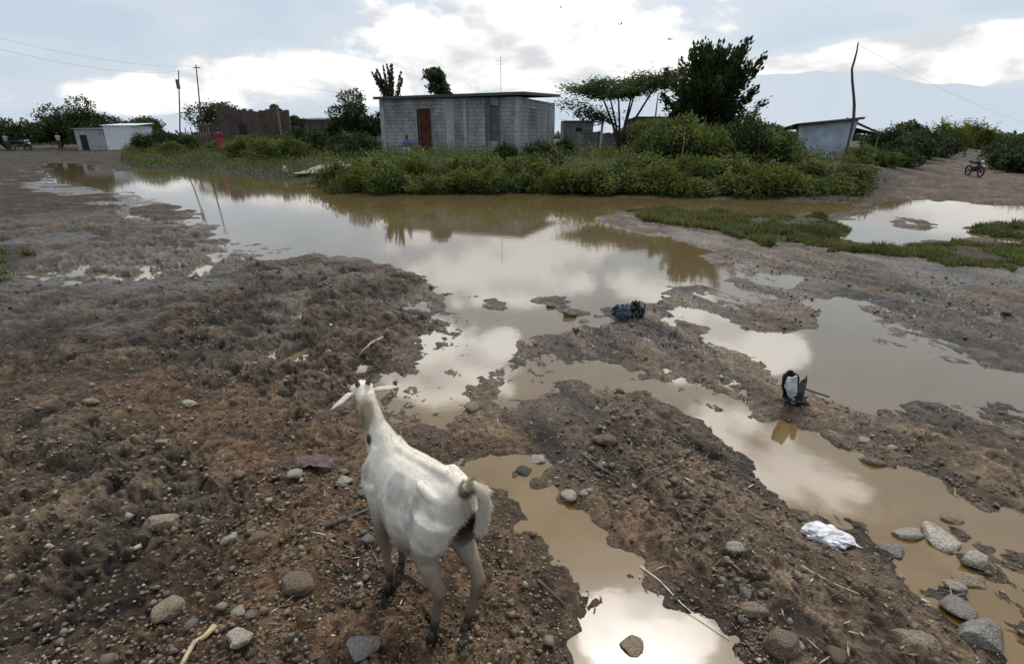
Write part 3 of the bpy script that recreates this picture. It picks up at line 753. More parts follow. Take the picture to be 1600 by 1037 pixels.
# right side
for i, (px, Y, s, k) in enumerate([(1352,25,.6,1),(1398,29.5,1.0,4),(1425,30,1.2,4),(1385,33,1.4,4),(1440,34,1.5,4),(1470,38,1.2,4),(1405,23.5,.8,3),(1375,22,.6,1),(1345,23,.7,0)]):
    shrub(PROT[k], (px-800)/850*(Y*.94+.5), Y, 'dark leafy bush beside the tilted zinc shack', 'bushes beside the zinc shack', s, .82, 'bush')
for i, (px, Y, s) in enumerate([(1565,27,1.0),(1592,25,1.1),(1590,31,1.4),(1560,36,1.3),(1620,24,1.1)]):
    shrub(PROT[4], (px-800)/850*(Y*.94+.5), Y, 'dark bush on the right side of the dirt track', 'bushes right of the dirt track', s, .8, 'bush')
for i, (px, Y, s) in enumerate([(1490,60,2.0),(1515,66,2.4),(1540,62,2.0),(1470,75,2.6),(1505,80,2.6)]):
    shrub(PROT[5], (px-800)/850*(Y*.94+.5), Y, 'pale yellow-green bush at the far end of the track', 'pale bushes at the end of the track', s, .75, 'bush')

def tree(name, label, x, y, limbs, clumps, leafmat, leaf=.16, n=6000, trunk_r=.12, seed=1, group=None, cat='tree', tone=(.5, 1.5), plume=None, z0=None, aspect=.5):
    """limbs: list of point lists (local, z up); clumps: lobes"""
    z = gz(x, y) if z0 is None else z0
    o = empty(name, (x, y, z-.05)); tag(o, label, cat, group)
    mb = MB()
    for L_ in limbs:
        k = len(L_)-1
        r0 = L_[0][3] if len(L_[0]) > 3 else trunk_r
        mb.tube([p[:3] for p in L_], [r0*(1-.8*i/k) for i in range(k+1)], 7, jit=.1)
    mb.build('trunk', M['bark'], o, True)
    P = blob_points(clumps, n, seed) if clumps else np.zeros((0, 3)); D = np.random.default_rng(seed).normal(size=P.shape)
    if plume is not None:
        P = np.vstack([P, plume[0]]); D = np.vstack([D, plume[1]*2.2])
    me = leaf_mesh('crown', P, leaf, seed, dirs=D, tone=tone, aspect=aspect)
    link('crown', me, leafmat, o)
    return o
def X_at(px, Y): return (px-800)/850*(Y*_cp+(CAM_H)*_sp*.6)

# big dark tree: radiating plumed boughs
def big_tree():
    Y = 29.0; x = X_at(1098, Y); rr = random.Random(5); g = np.random.default_rng(5)
    limbs = [[(0, 0, 0, .2), (.05, 0, 1.0), (-.05, .05, 2.1), (.1, 0, 3.4)]]
    PP = []; DD = []
    for k in range(60):
        a = rr.uniform(0, 2*pi); lean = rr.uniform(.25, 1.3) if k > 9 else rr.uniform(0, .3)
        z0 = rr.uniform(.9, 3.0)-.5*lean+.3; L_ = rr.uniform(1.9, 2.9)
        d = np.array([sin(lean)*cos(a), sin(lean)*sin(a), cos(lean)*1.0])
        if lean > .9: d[2] += .1
        p0 = np.array([0, 0, z0]); p1 = p0+d*L_*.5; p2 = p0+d*L_+np.array([0, 0, .22*L_*sin(lean)])
        top = 5.45-.32*abs(p2[0])
        if p2[2] > top: p2[2] = top-rr.random()*.5
        limbs.append([(*p0, .055), tuple(p1), tuple(p2)])
        m = rr.choice([120, 200, 300]); t = g.uniform(.35, 1.06, m)[:, None]
        q = np.where(t < .5, p0+(p1-p0)*t*2, p1+(p2-p1)*(t-.5)*2)
        PP.append(q+g.normal(size=(m, 3))*(.19*(1.25-t*.7))); DD.append(np.repeat(((p2-p0)/np.linalg.norm(p2-p0))[None], m, 0))
    core = [(0, 0, 2.1, 1.5, 1.4, 1.2), (.5, 0, 1.4, 1.2, 1.1, .8), (-.6, .1, 1.6, 1.1, 1.0, .8), (0, 0, 3.1, 1.0, 1.0, .8)]
    tree('broadleaf_tree', 'tall dark broadleaf tree with upward plumed boughs behind the thicket', x, Y, limbs, core, M['leafd'], .22, 6500, .16, 5, plume=(np.vstack(PP), np.vstack(DD)), tone=(.4, 1.3))
big_tree()

# flat-topped acacia, thin layered crown
def acacia(px, Y, H, W, seed, label, name='acacia_tree', dens=1.0, lean=.3, group=None):
    rr = random.Random(seed); g = np.random.default_rng(seed); x = X_at(px, Y)
    limbs = []; PP = []
    for k in range(6):
        a = k*1.05+rr.uniform(-.3, .3); sp = rr.uniform(.35, .95)
        tip = np.array([cos(a)*W*.45*sp+lean*W*.25, sin(a)*W*.35*sp, H*rr.uniform(.66, .97)*(1 if cos(a) > -.2 else .86)])
        m1 = np.array([tip[0]*.25, tip[1]*.25, H*.35]); m2 = np.array([tip[0]*.6, tip[1]*.6, H*.66])
        limbs.append([(rr.uniform(-.08, .08), rr.uniform(-.08, .08), 0, .09), tuple(m1), tuple(m2), tuple(tip)])
        for j in range(7):
            b = rr.uniform(0, 2*pi); d2 = rr.uniform(.2, .38)*W*.5
            f = rr.uniform(.1, .9); s0 = m2+(tip-m2)*f
            e = s0+np.array([cos(b)*d2, sin(b)*d2, rr.uniform(.02, .16)*H*.6])
            limbs.append([(*s0, .028), tuple((s0+e)/2+np.array([0, 0, .05])), tuple(e)])
            m = int(230*dens); t = g.uniform(.3, 1.1, m)[:, None]
            PP.append(s0+(e-s0)*t+g.normal(size=(m, 3))*np.array([.34, .34, .10])*W/5)
    for j in range(5):                                            # lower, thinner layers on the left
        e = np.array([-W*rr.uniform(.22, .5), rr.uniform(-.5, .5), H*rr.uniform(.42, .66)]); s0 = np.array([-.1, 0, H*.3])
        limbs.append([(*s0, .035), tuple((s0+e)/2+np.array([0, 0, .15])), tuple(e)])
        m = int(240*dens); t = g.uniform(.45, 1.15, m)[:, None]; PP.append(s0+(e-s0)*t+g.normal(size=(m, 3))*np.array([.5, .4, .12]))
    P = np.vstack(PP)
    D = g.normal(size=P.shape)*np.array([1, 1, .25])
    tree(name, label, x, Y, limbs, [], M['leafd'], .19, 0, .09, seed, plume=(P, D), tone=(.7, 2.0), aspect=.32, group=group)
acacia(968, 33, 4.9, 6.6, 21, 'flat-topped acacia tree with thin layered crown left of the dark tree', dens=1.25, lean=.15)

def bushy(px, Y, H, W, seed, label, group=None, m='leafd', n=9000, leaf=.24, name='tree', base=.25):
    rr = random.Random(seed); x = X_at(px, Y)
    lobes = []; limbs = []
    for k in range(16):
        a = rr.uniform(0, 2*pi); d = rr.uniform(0, .38)*W; z = H*rr.uniform(base+.12, .88)*(1-.35*d/(W*.4)); s = rr.uniform(.11, .2)*W
        lobes.append((d*cos(a), d*sin(a), z, s, s, s*.62))
        limbs.append([(0, 0, 0, .04*H*.4), (d*cos(a)*.3, d*sin(a)*.3, z*.5), (d*cos(a), d*sin(a), z)])
    return tree(name, label, x, Y, limbs, lobes, M[m], leaf, n, .1, seed, group)
bushy(140, 60, 5.2, 7.5, 31, 'dark spreading tree behind the small roadside wall')
bushy(95, 66, 3.9, 6.0, 32, 'low dark tree to the left of the spreading tree', m='leafd')
bushy(10, 62, 4.2, 7.5, 33, 'dark tree at the far left edge of the road')
bushy(-40, 60, 5.0, 8.0, 34, 'dark tree beyond the far left edge of the road')
bushy(60, 90, 3.4, 6.0, 38, 'small distant tree between the two roadside trees')
bushy(228, 60, 3.4, 6.0, 35, 'thin flat bush-like tree right of the small wall')
bushy(345, 62, 4.9, 7.5, 36, 'green tree rising behind the ruined brown building')
bushy(465, 60, 3.6, 3.5, 37, 'small dark tree at the right end of the ruin')
bushy(435, 58, 4.4, 2.6, 44, 'small upright dark tree over the ruined wall')
bushy(560, 40, 4.5, 4.6, 39, 'feathery green tree at the left end of the block house', leaf=.17)
bushy(686, 42, 6.0, 3.1, 40, 'round dark tree showing above the block house roof', base=.45)
bushy(836, 46, 4.3, 1.2, 41, 'small tuft of a tree over the right end of the roof', n=1600, base=.6)
bushy(985, 36, 1.9, 5.0, 42, 'low dark bush-like tree under the acacia', name='bush', base=.05)
bushy(1405, 45, 2.4, 4.5, 45, 'dark bush-like tree behind the shack', name='bush', base=.05)
bushy(1213, 40, 2.0, 3.2, 47, 'small dark bush between the dark tree and the shack', name='bush', base=.05)
# upright spiky tree (agave-like fronds) beside the feathery one
def spiky(px, Y, H, seed):
    x = X_at(px, Y); rr = random.Random(seed); g = np.random.default_rng(seed)
    limbs = []; PP = []; DD = []
    for k in range(13):
        a = rr.uniform(0, 2*pi); ln = rr.uniform(0, .5); z0 = H*.45; L_ = H*rr.uniform(.38, .55)
        d = np.array([sin(ln)*cos(a), sin(ln)*sin(a), cos(ln)])
        p0 = np.array([0, 0, z0]); p1 = p0+d*L_
        limbs.append([(0, 0, z0-.4, .04), tuple(p0), tuple(p1)])
        m = 260; t = g.uniform(.1, 1.02, m)[:, None]
        PP.append(p0+(p1-p0)*t+g.normal(size=(m, 3))*(.035+.05*(1-t))); DD.append(np.repeat(d[None], m, 0))
    limbs.append([(0, 0, 0, .1), (0, 0, H*.25), (0, 0, H*.5)])
    tree('spiky_tree', 'spiky upright tree with frond-like boughs left of the house roof', x, Y, limbs, [(0, 0, H*.4, .9, .9, .5)], M['leafd'], .17, 3000, .1, seed, plume=(np.vstack(PP), np.vstack(DD)))
spiky(618, 41, 5.6, 43)
# far-off tree line reads as one mass
def treeline():
    g = np.random.default_rng(77); PP = []
    for k in range(330):
        a = R(g.uniform(-60, 60)); d = g.uniform(110, 190)
        s = g.uniform(2.0, 5.0)
        m = 90; q = g.normal(size=(m, 3)); q /= np.linalg.norm(q, axis=1)[:, None]
        q = q*np.array([s*1.6, s*1.2, s*.5])*g.uniform(.5, 1, (m, 1)); q[:, 2] = np.abs(q[:, 2])+.1
        PP.append(q+np.array([d*sin(a), d*cos(a), 0]))
    o = link('distant_woodland', leaf_mesh('distant_woodland', np.vstack(PP), 1.1, 3), M['leafd'])
    tag(o, 'low dark woodland along the horizon', 'woodland', kind='stuff')
treeline()

stalks()
# ---------------------------------------------------------------- grass as ground cover
def grass_stuff():
    g = np.random.default_rng(9); pts = []
    for pi_, (P, n) in enumerate(zip([*_G], [52000, 9000, 3000])):
        lo = P.min(0); hi = P.max(0); q = g.uniform(lo, hi, (n*3, 2))
        q = q[(sdist(q[:, 0]+(fbm(q[:, 0]*2.2, q[:, 1]*2.2, 3, 401)-.5)*1.3, q[:, 1]+(fbm(q[:, 0]*2.2, q[:, 1]*2.2, 3, 402)-.5)*1.3, P) < .1)]
        q = q[fbm(q[:, 0]*1.9, q[:, 1]*1.9, 4, 7) > .45+g.normal(size=len(q))*.035][:n]; pts.append(q)
    q = np.vstack(pts)
    z = height(q[:, 0], q[:, 1]); k = z > -.02; q = q[k]; z = z[k]; n = len(q)
    tall = .045+.075*sstep(.4, .75, fbm(q[:, 0]*1.1, q[:, 1]*1.1, 3, 19)); H_ = tall*g.uniform(.5, 1.5, n)
    a = g.uniform(0, 2*pi, n); w = .006+.0009*np.hypot(q[:, 0], q[:, 1])
    bx = np.cos(a)*w; by = np.sin(a)*w; lx = g.normal(size=n)*H_*.4; ly = g.normal(size=n)*H_*.4
    zb = z-.01
    V = np.stack([np.stack([q[:, 0]-bx, q[:, 1]-by, zb], 1), np.stack([q[:, 0]+bx, q[:, 1]+by, zb], 1), np.stack([q[:, 0]+lx, q[:, 1]+ly, z+H_], 1)], 1).reshape(-1, 3)
    me = npmesh('short_grass', V, np.arange(3*n).reshape(-1, 3))
    t = g.uniform(.6, 1.5, n)*(.7+.7*fbm(q[:, 0]*.9, q[:, 1]*.9, 3, 23)); yl = (g.random(n) < .22+.5*sstep(.5, .7, fbm(q[:, 0]*1.3, q[:, 1]*1.3, 3, 29)))*1.0; vcol(me, 'tone', np.repeat(np.stack([t*(1+.95*yl), t*(1+.30*yl), t*(1+.5*yl)], 1), 3, 0))
    tag(link('short_grass', me, M['grass']), 'short green grass along the muddy strip between the ponds', 'grass', kind='stuff')
    # weeds over the far bank
    n = 170000; lo = _V.min(0); hi = _V.max(0); q = g.uniform(lo, hi, (n*3, 2)); q = q[sdist(q[:, 0], q[:, 1], _V) < .1]
    s = plan(q[:, 0], q[:, 1])[0]; q = q[(s > .15) & (fbm(q[:, 0]*.6, q[:, 1]*.6, 3, 31) > .34)][:n]
    z = height(q[:, 0], q[:, 1]); P = np.column_stack([q, z+g.uniform(0, .55, len(q))**1.2*fbm(q[:, 0]*.8, q[:, 1]*.8, 3, 37)*1.8])
    D = g.normal(size=P.shape)*np.array([.6, .6, .8])
    tag(link('bank_weeds', leaf_mesh('bank_weeds', P, .10, 4, dirs=D, aspect=.35, tone=(.5, 1.5)), M['leaf']), 'low weeds and grass covering the far bank', 'weeds', kind='stuff')
grass_stuff()

# ---------------------------------------------------------------- stones
def stone_mesh(seed, flat=.6, sub=3, rough=.22, angular=False):
    bm = bmesh.new(); bmesh.ops.create_icosphere(bm, subdivisions=sub, radius=1)
    o = Vector((seed*3.7, seed*1.3, seed*.7)); rr = random.Random(seed)
    if angular:
        pl = [(Vector((rr.gauss(0, 1), rr.gauss(0, 1), rr.gauss(0, .8))).normalized(), rr.uniform(.5, .85)) for _ in range(9)]
    for v in bm.verts:
        p = v.co.copy(); k = 1+rough*mnoise.noise(p*1.1+o)*1.6+rough*.35*mnoise.noise(p*3.2+o)+.03*mnoise.noise(p*8+o)
        p = p*k
        if angular:
            for nn, dd in pl:
                e = p.dot(nn)-dd
                if e > 0: p -= nn*e*.9
        p.z *= flat; v.co = p
    me = bpy.data.meshes.new('stone'); bm.to_mesh(me); bm.free()
    me.polygons.foreach_set('use_smooth', [True]*len(me.polygons)); return me
BIG = [  # px, py, width px, aspect (depth/width), flatness, stone material, angular, label
 (255,822,48,.75,.60,0,1,'big tan angular stone at the edge of the dark mud, left of the pebbles'),
 (360,845,30,.8,.6,3,1,'pale chipped stone left of the brown rounded one'),
 (406,845,34,.8,.6,2,0,'brown rounded stone right of the pale chipped one'),
 (468,920,54,.75,.5,2,0,'broad flat brown stone half sunk in mud left of the goat'),
 (265,957,44,.9,.65,0,0,'rounded tan stone alone in the lower left mud'),
 (380,1006,38,.9,.6,3,1,'pale angular stone at the bottom edge right of the bent root'),
 (375,962,24,.9,.65,3,0,'small pale round stone above the angular one'),
 (394,969,18,.9,.7,0,0,'small tan pebble touching the pale round stone'),
 (575,844,22,.9,.7,1,0,'small grey stone near the front hooves of the goat'),
 (462,746,27,.8,.55,3,0,'pale oval stone in the mud left of the purple rag'),
 (537,761,34,.6,.5,3,1,'pale wedge-shaped stone beside the chest of the goat'),
 (537,741,20,.7,.55,0,0,'small tan stone behind the pale wedge stone'),
 (567,1020,50,1.0,.35,1,1,'flat grey slab at the bottom edge below the goat'),
 (738,632,26,.9,.6,0,0,'tan stone on the shore above the near puddle'),
 (840,705,34,.7,.5,3,1,'pale flat stone above the near yellow puddle'),
 (818,723,34,.8,.5,4,0,'dark wet stone at the head of the near puddle'),
 (890,766,28,1.2,.7,3,0,'upright cream stone on the right bank of the near puddle'),
 (913,764,20,.9,.6,3,0,'small cream stone beside the upright one'),
 (945,690,46,.6,.45,2,0,'reddish brown flat stone in the middle of the ridge'),
 (992,989,42,1.0,.55,0,1,'pitted tan rock standing in the bright puddle'),
 (1222,1006,58,.75,.75,2,0,'large smooth brown cobble at the bottom edge'),
 (1251,1000,24,1.3,.6,3,0,'pale pebble leaning against the large brown cobble'),
 (1308,1017,30,.9,.7,2,0,'round brown stone right of the large cobble'),
 (1176,950,46,.5,.5,0,0,'long tan stone left above the large cobble'),
 (1167,922,22,1.2,.8,1,1,'small grey upright stone on the ridge'),
 (1531,986,72,.65,.5,1,1,'large flat-topped grey slab on the lower right shore'),
 (1432,1006,54,.7,.45,0,1,'low tan rock left of the large grey slab'),
 (1424,821,50,.45,.5,3,0,'long pale stone at the edge of the island in the channel'),
 (1475,830,42,1.3,.6,3,1,'big white angular rock in the right channel'),
 (1492,797,32,.7,.6,0,0,'smooth tan stone alone in the brown water of the right channel'),
 (1530,868,44,.6,.45,3,1,'pale pointed stone below the white rock'),
 (1518,890,52,.6,.35,0,0,'low tan stone awash below the pale pointed one'),
 (1498,905,32,.6,.4,3,0,'small whitish stone at the water line above the grey slab'),
 (1504,938,50,.8,.3,1,0,'flat grey stone under the whitish one, mostly drowned'),
 (1400,848,44,.6,.4,1,1,'grey broken stone beneath the long pale stone'),
 (1148,862,36,.65,.5,3,0,'pale brown stone on the middle ridge below the red twigs'),
 (1352,681,20,.8,.55,3,0,'small white stone on the right ridge below the black bag'),
 (1396,693,16,.8,.5,3,0,'smaller white stone right of the other on the ridge'),
 (1366,711,40,.5,.5,2,0,'low brown stone on the shore of the right channel'),
 (862,472,24,.7,.6,2,1,'small brown rock at the back of the pond islet'),
 (890,486,34,.6,.55,2,1,'brown rock in the middle of the pond islet'),
 (912,494,26,.7,.5,0,1,'tan rock at the front of the pond islet'),
 (1272,822,26,.7,.6,2,0,'reddish stone against the crumpled white plastic'),
 (300,634,26,.6,.4,3,1,'pale flake of stone in the mid-left mud'),
 (145,640,30,.5,.4,0,0,'tan flake of stone far out on the left mud'),
 (262,700,36,.5,.4,0,1,'low tan stone left of the pale oval one'),
 (1330,765,0,1,1,0,0,None),
]
for i, (px, py, w, asp, flat, mi, ang, lab) in enumerate(BIG):
    if lab is None: continue
    x, y = at(px, py, .05); d = sqrt(x*x+y*y+1.7*1.7); r = w/2/FPX*d*.77*(1.0 if not ang else 1.15)
    o = link('stone', stone_mesh(i+3, flat, 4 if w > 30 else 3, .20 if not ang else .30, bool(ang)), STONES[mi])
    h0 = gz(x, y); inwater = h0 < 0
    o.location = (x, y, max(h0, -.012)+r*flat*(.26 if not inwater else .22)); o.scale = (r, r*asp*1.15, r)
    o.rotation_euler = (random.uniform(-.15, .15), random.uniform(-.15, .15), random.uniform(-.5, .3))
    tag(o, lab, 'stone')
PM = [stone_mesh(60+k, random.uniform(.45, .8), 2, .25, k % 2 == 0) for k in range(10)]
def scatter_pebbles(poly, n, label, group, smin, smax, weights, seed):
    g = random.Random(seed); P = wpoly(poly, .05); lo = P.min(0); hi = P.max(0); k = 0
    XY = []
    while len(XY) < n:
        x = g.uniform(lo[0], hi[0]); y = g.uniform(lo[1], hi[1])
        if sdist(np.array([x]), np.array([y]), P)[0] < 0: XY.append((x, y))
    A = np.array(XY); Z = height(A[:, 0], A[:, 1])
    for (x, y), z in zip(XY, Z):
        if z < .0: continue
        r = g.uniform(smin, smax)*(1 if g.random() < .8 else 1.5)
        me = g.choice(PM); mt = g.choices(STONES, weights)[0]
        key = (me.name, mt.name)
        if key not in PCACHE:
            c = me.copy(); c.materials.clear(); c.materials.append(mt); PCACHE[key] = c
        o = bpy.data.objects.new('pebble', PCACHE[key]); COL.objects.link(o)
        o.location = (x, y, z+r*.25); o.scale = (r, r*g.uniform(.6, 1), r*g.uniform(.7, 1)); o.rotation_euler = (g.uniform(-.5, .5), g.uniform(-.5, .5), g.uniform(0, 6.3))
        tag(o, label, 'pebble', group)
PCACHE = {}
scatter_pebbles([(330,740),(600,700),(610,860),(560,960),(620,1060),(250,1060),(330,900)], 135, 'small tan pebble scattered on the mud left of the goat', 'pebbles left of the goat', .007, .019, (5, 2, 3, 4, 1), 1)
scatter_pebbles([(860,740),(1050,680),(1230,800),(1400,900),(1560,1040),(1230,1060),(1010,890)], 110, 'small stone scattered on the stony ridge between the puddles', 'pebbles on the ridge between the puddles', .007, .019, (5, 3, 3, 3, 1), 2)
scatter_pebbles([(0,580),(400,560),(600,660),(330,740),(0,900)], 45, 'small tan stone scattered across the churned mud on the left', 'pebbles on the churned mud', .008, .017, (5, 2, 2, 3, 1), 3)
scatter_pebbles([(1250,620),(1600,760),(1600,820),(1380,710)], 25, 'small pale stone on the right-hand mud ridge', 'pebbles on the right-hand ridge', .008, .018, (4, 2, 2, 3, 1), 4)

# uncountable grit and crumbs of mud
def grit(name='grit', N0=42000, size=.0042, thr=.40, seed=15, zone=None, label='fine grit and crumbs of mud strewn over the ground'):
    g = np.random.default_rng(seed); ico = [(0, 0, 1), (.89, 0, .2), (-.2, .85, .1), (-.7, -.1, .25), (.1, -.8, .15), (.1, .1, -.8)]
    base = np.array(ico); Ft = np.array([(0, 1, 2), (0, 2, 3), (0, 3, 4), (0, 4, 1), (5, 2, 1), (5, 3, 2), (5, 4, 3), (5, 1, 4)])
    n = N0; r = np.exp(g.uniform(np.log(1.2), np.log(9), n)); a = g.uniform(-R(56), R(56), n)
    x = r*np.sin(a); y = r*np.cos(a); z, s, sn, zz, rr, q = height(x, y, True)
    k = (z > .006) & (fbm(x*2.3, y*2.3, 3, 88+seed) > thr) & (zz['grass'] < .3); x, y, z, r = x[k], y[k], z[k], r[k]; n = len(x)
    sz = np.exp(g.normal(np.log(size), .45, n))*(1+.10*r)
    V = base[None]*sz[:, None, None]*g.uniform(.6, 1.3, (n, 6, 3)); ang = g.uniform(0, 2*pi, n)
    c, s_ = np.cos(ang)[:, None], np.sin(ang)[:, None]
    V = np.stack([V[..., 0]*c-V[..., 1]*s_, V[..., 0]*s_+V[..., 1]*c, V[..., 2]*.7], -1)+np.stack([x, y, z+sz*.2], 1)[:, None, :]
    F = (Ft[None]+np.arange(n)[:, None, None]*6).reshape(-1, 3)
    me = npmesh(name, V.reshape(-1, 3), F)
    pal = np.array([(.12, .09, .06), (.09, .07, .05), (.22, .175, .125), (.15, .11, .075), (.30, .25, .19)]); c3 = pal[g.choice(5, n, p=[.33, .30, .12, .20, .05])]
    vcol(me, 'tone', np.repeat(c3, 6, 0))
    m = mat(name, (1, 1, 1), .8, .1, 30, attr='tone')
    tag(link(name, me, m), label, name, kind='stuff')
grit()
grit('gravel', 11000, .0085, .50, 16, None, 'coarse gravel half trodden into the mud')
def straw_litter():
    g = np.random.default_rng(25); n = 5500; r = np.exp(g.uniform(np.log(1.3), np.log(9), n)); a = g.uniform(-R(54), R(54), n)
    x = r*np.sin(a); y = r*np.cos(a); z, s, sn, zz, rr, q = height(x, y, True)
    k = (z > -.004) & (zz['grass'] < .4) & (fbm(x*1.4, y*1.4, 3, 99)+.22*zz['ridge'] > .50); x, y, z, r = x[k], y[k], z[k], r[k]; n = len(x)
    L_ = np.exp(g.normal(np.log(.013), .6, n))*(1+.05*r); w = g.uniform(.0012, .0045, n)*(1+.08*r); b = g.uniform(0, 2*pi, n); z = np.maximum(z, 0)+.006
    dx, dy = np.cos(b), np.sin(b); tz = g.normal(size=n)*L_*.25
    def P(u, v): return np.stack([x+dx*L_*u-dy*w*v, y+dy*L_*u+dx*w*v, z+tz*u], 1)
    V = np.stack([P(-1, -.6), P(.2, -1), P(1, 0), P(-.3, 1)], 1).reshape(-1, 3)
    me = npmesh('straw_litter', V, np.arange(4*n).reshape(-1, 4)); pal = np.array([(.05, .04, .03), (.11, .08, .05), (.26, .21, .15), (.36, .32, .26), (.10, .045, .035)])
    vcol(me, 'tone', np.repeat(pal[g.choice(5, n, p=[.46, .32, .12, .03, .07])], 4, 0))
    tag(link('straw_litter', me, mat('straw_litter', (1, 1, 1), .8, .1, 30, attr='tone')), 'bits of straw, twig and leaf trodden into the mud', 'litter bits', kind='stuff')
straw_litter()

# ---------------------------------------------------------------- the goat
def build_goat():
    rot = atan2(.66, -.75)
    gx, gy = -.325, 1.60
    zg = .03
    root = empty('goat', (gx, gy, zg), rot); tag(root, 'white goat standing in the mud seen from behind, ears spread, tail raised', 'goat')
    mb = MB(); AX = (1, 0, 0)
    mb.loft([((-.235, 0, .590), .03, .05, AX), ((-.215, 0, .572), .066, .088, AX), ((-.18, 0, .565), .086, .110, AX), ((-.12, 0, .522), .108, .156, AX), ((-.05, 0, .490), .124, .188, AX),
             ((.02, 0, .478), .129, .200, AX), ((.08, 0, .500), .117, .178, AX), ((.14, 0, .540), .090, .142, AX), ((.19, 0, .575), .062, .10, AX), ((.22, 0, .59), .038, .065, AX)], 24)
    # backbone, hip bones, shoulder blades
    mb.tube([(-.215, 0, .650), (-.15, 0, .684), (-.05, 0, .676), (.05, 0, .672), (.12, 0, .680), (.175, 0, .686), (.215, 0, .665)], [.014, .020, .017, .016, .018, .022, .018], 10)
    for sy in (-1, 1):
        mb.tube([(-.075, sy*.050, .648), (-.100, sy*.072, .652), (-.15, sy*.066, .630), (-.205, sy*.040, .618)], [.008, .014, .021, .020], 10)
        mb.tube([(.17, sy*.040, .670), (.175, sy*.074, .60), (.185, sy*.078, .52)], [.020, .030, .034], 10)
    # neck and head
    HY = R(-24)
    def hd(x, z, y=0, dx=-.012, dz=-.022):   # head space: origin at poll
        return (.305+dx+x*cos(HY)-y*sin(HY), x*sin(HY)+y*cos(HY)-.005, .845+dz+z)
    hax = (cos(HY), sin(HY), -.55)
    mb.loft([((.15, 0, .60), .076, .098, (.8, 0, .5)), ((.200, 0, .660), .053, .078, (.6, 0, .8)), ((.240, 0, .720), .038, .056, (.45, 0, .9)),
             ((.268, -.002, .770), .035, .050, (.4, 0, .9)), ((.288, -.005, .815), .034, .044, (.7, -.1, .7))], 20)
    mb.loft([(hd(-.035, .000), .022, .024, hax), (hd(-.015, .004), .037, .040, hax), (hd(.02, -.002), .040, .046, hax), (hd(.055, -.018), .040, .050, hax), (hd(.095, -.045), .032, .040, hax),
             (hd(.135, -.073), .025, .030, hax), (hd(.165, -.092), .022, .024, hax), (hd(.182, -.103), .013, .015, hax)], 18)
    mb.tube([hd(.04, -.05), hd(.09, -.08), hd(.15, -.105)], [.022, .018, .013], 8)       # lower jaw
    for sy in (-1, 1): mb.ball(hd(.058, .004, sy*.036), .012, 8)                              # brow ridges
    legs = {'hl': [(-.150, .050, .56, .080), (-.125, .066, .450, .070), (-.108, .074, .37, .046), (-.150, .082, .315, .029), (-.178, .080, .265, .025), (-.160, .078, .19, .018), (-.140, .076, .105, .0175), (-.125, .075, .06, .0165)],
            'hr': [(-.155, -.050, .56, .080), (-.148, -.060, .450, .070), (-.142, -.064, .37, .044), (-.205, -.055, .315, .029), (-.235, -.050, .265, .025), (-.222, -.040, .19, .018), (-.205, -.032, .105, .0175), (-.190, -.028, .06, .0165)],
            'fl': [(.165, .058, .54, .054), (.155, .066, .44, .038), (.165, .064, .36, .027), (.172, .052, .255, .0225), (.168, .046, .18, .0155), (.166, .042, .105, .016), (.176, .040, .06, .015)],
            'fr': [(.165, -.058, .54, .054), (.170, -.064, .44, .038), (.20, -.060, .36, .027), (.215, -.050, .255, .0225), (.205, -.046, .18, .0155), (.20, -.044, .105, .016), (.212, -.042, .06, .015)]}
    for k, L_ in legs.items(): mb.tube([p[:3] for p in L_], [p[3] for p in L_], 12)
    me = remesh(mb, .0065, 6, .55)
    n = len(me.vertices); co_ = np.zeros(n*3, np.float32); me.vertices.foreach_get('co', co_); P = co_.reshape(-1, 3)
    x, y, z = P.T
    nv = np.array([mnoise.fractal(Vector(p)*9, 1., 2., 4) for p in P]); nf = np.array([mnoise.noise(Vector(p)*26) for p in P])
    col = np.ones((n, 1))*np.array([[.76, .73, .67]])
    def mx(c, k):
        nonlocal col
        k = np.clip(k, 0, 1)[:, None]; col = col*(1-k)+np.array([c])*k
    def spot(cx, cy, cz, rx, ry, rz): return sstep(1.25, .55, ((x-cx)/rx)**2+((y-cy)/ry)**2+((z-cz)/rz)**2+nv*.5)
    mx((.42, .37, .31), sstep(.05, .5, nv)*.6)
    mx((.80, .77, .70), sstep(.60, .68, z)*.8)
    mx((.36, .34, .33), spot(.0, .10, .60, .045, .07, .050)*.5); mx((.32, .31, .30), spot(-.10, .09, .57, .022, .06, .06)*.5)
    mx((.34, .25, .15), spot(.25, .03, .745, .04, .045, .08)*.9); mx((.060, .048, .040), spot(.215, .055, .690, .022, .03, .026)); mx((.17, .14, .11), spot(.255, .05, .745, .014, .03, .05)*.8)
    mx((.26, .24, .22), spot(.17, .09, .60, .012, .05, .035)*.55)
    mx((.36, .28, .18), sstep(-.17, -.25, x)*sstep(.45, .60, z)*.45)
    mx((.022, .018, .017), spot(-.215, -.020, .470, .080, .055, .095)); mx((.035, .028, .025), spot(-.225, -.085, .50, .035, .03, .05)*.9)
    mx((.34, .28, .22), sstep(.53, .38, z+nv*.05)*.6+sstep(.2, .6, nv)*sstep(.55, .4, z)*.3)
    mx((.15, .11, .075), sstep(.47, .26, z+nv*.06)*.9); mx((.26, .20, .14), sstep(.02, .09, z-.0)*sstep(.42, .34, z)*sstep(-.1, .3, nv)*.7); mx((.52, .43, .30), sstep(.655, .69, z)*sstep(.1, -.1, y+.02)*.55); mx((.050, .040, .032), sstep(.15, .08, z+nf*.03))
    mx((.45, .33, .28), sstep(.41, .46, x))
    col *= (1+.10*nf)[:, None]
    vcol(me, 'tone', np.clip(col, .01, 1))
    # short coat: little lying hairs grown from the hide, in the same mesh
    g = np.random.default_rng(3)
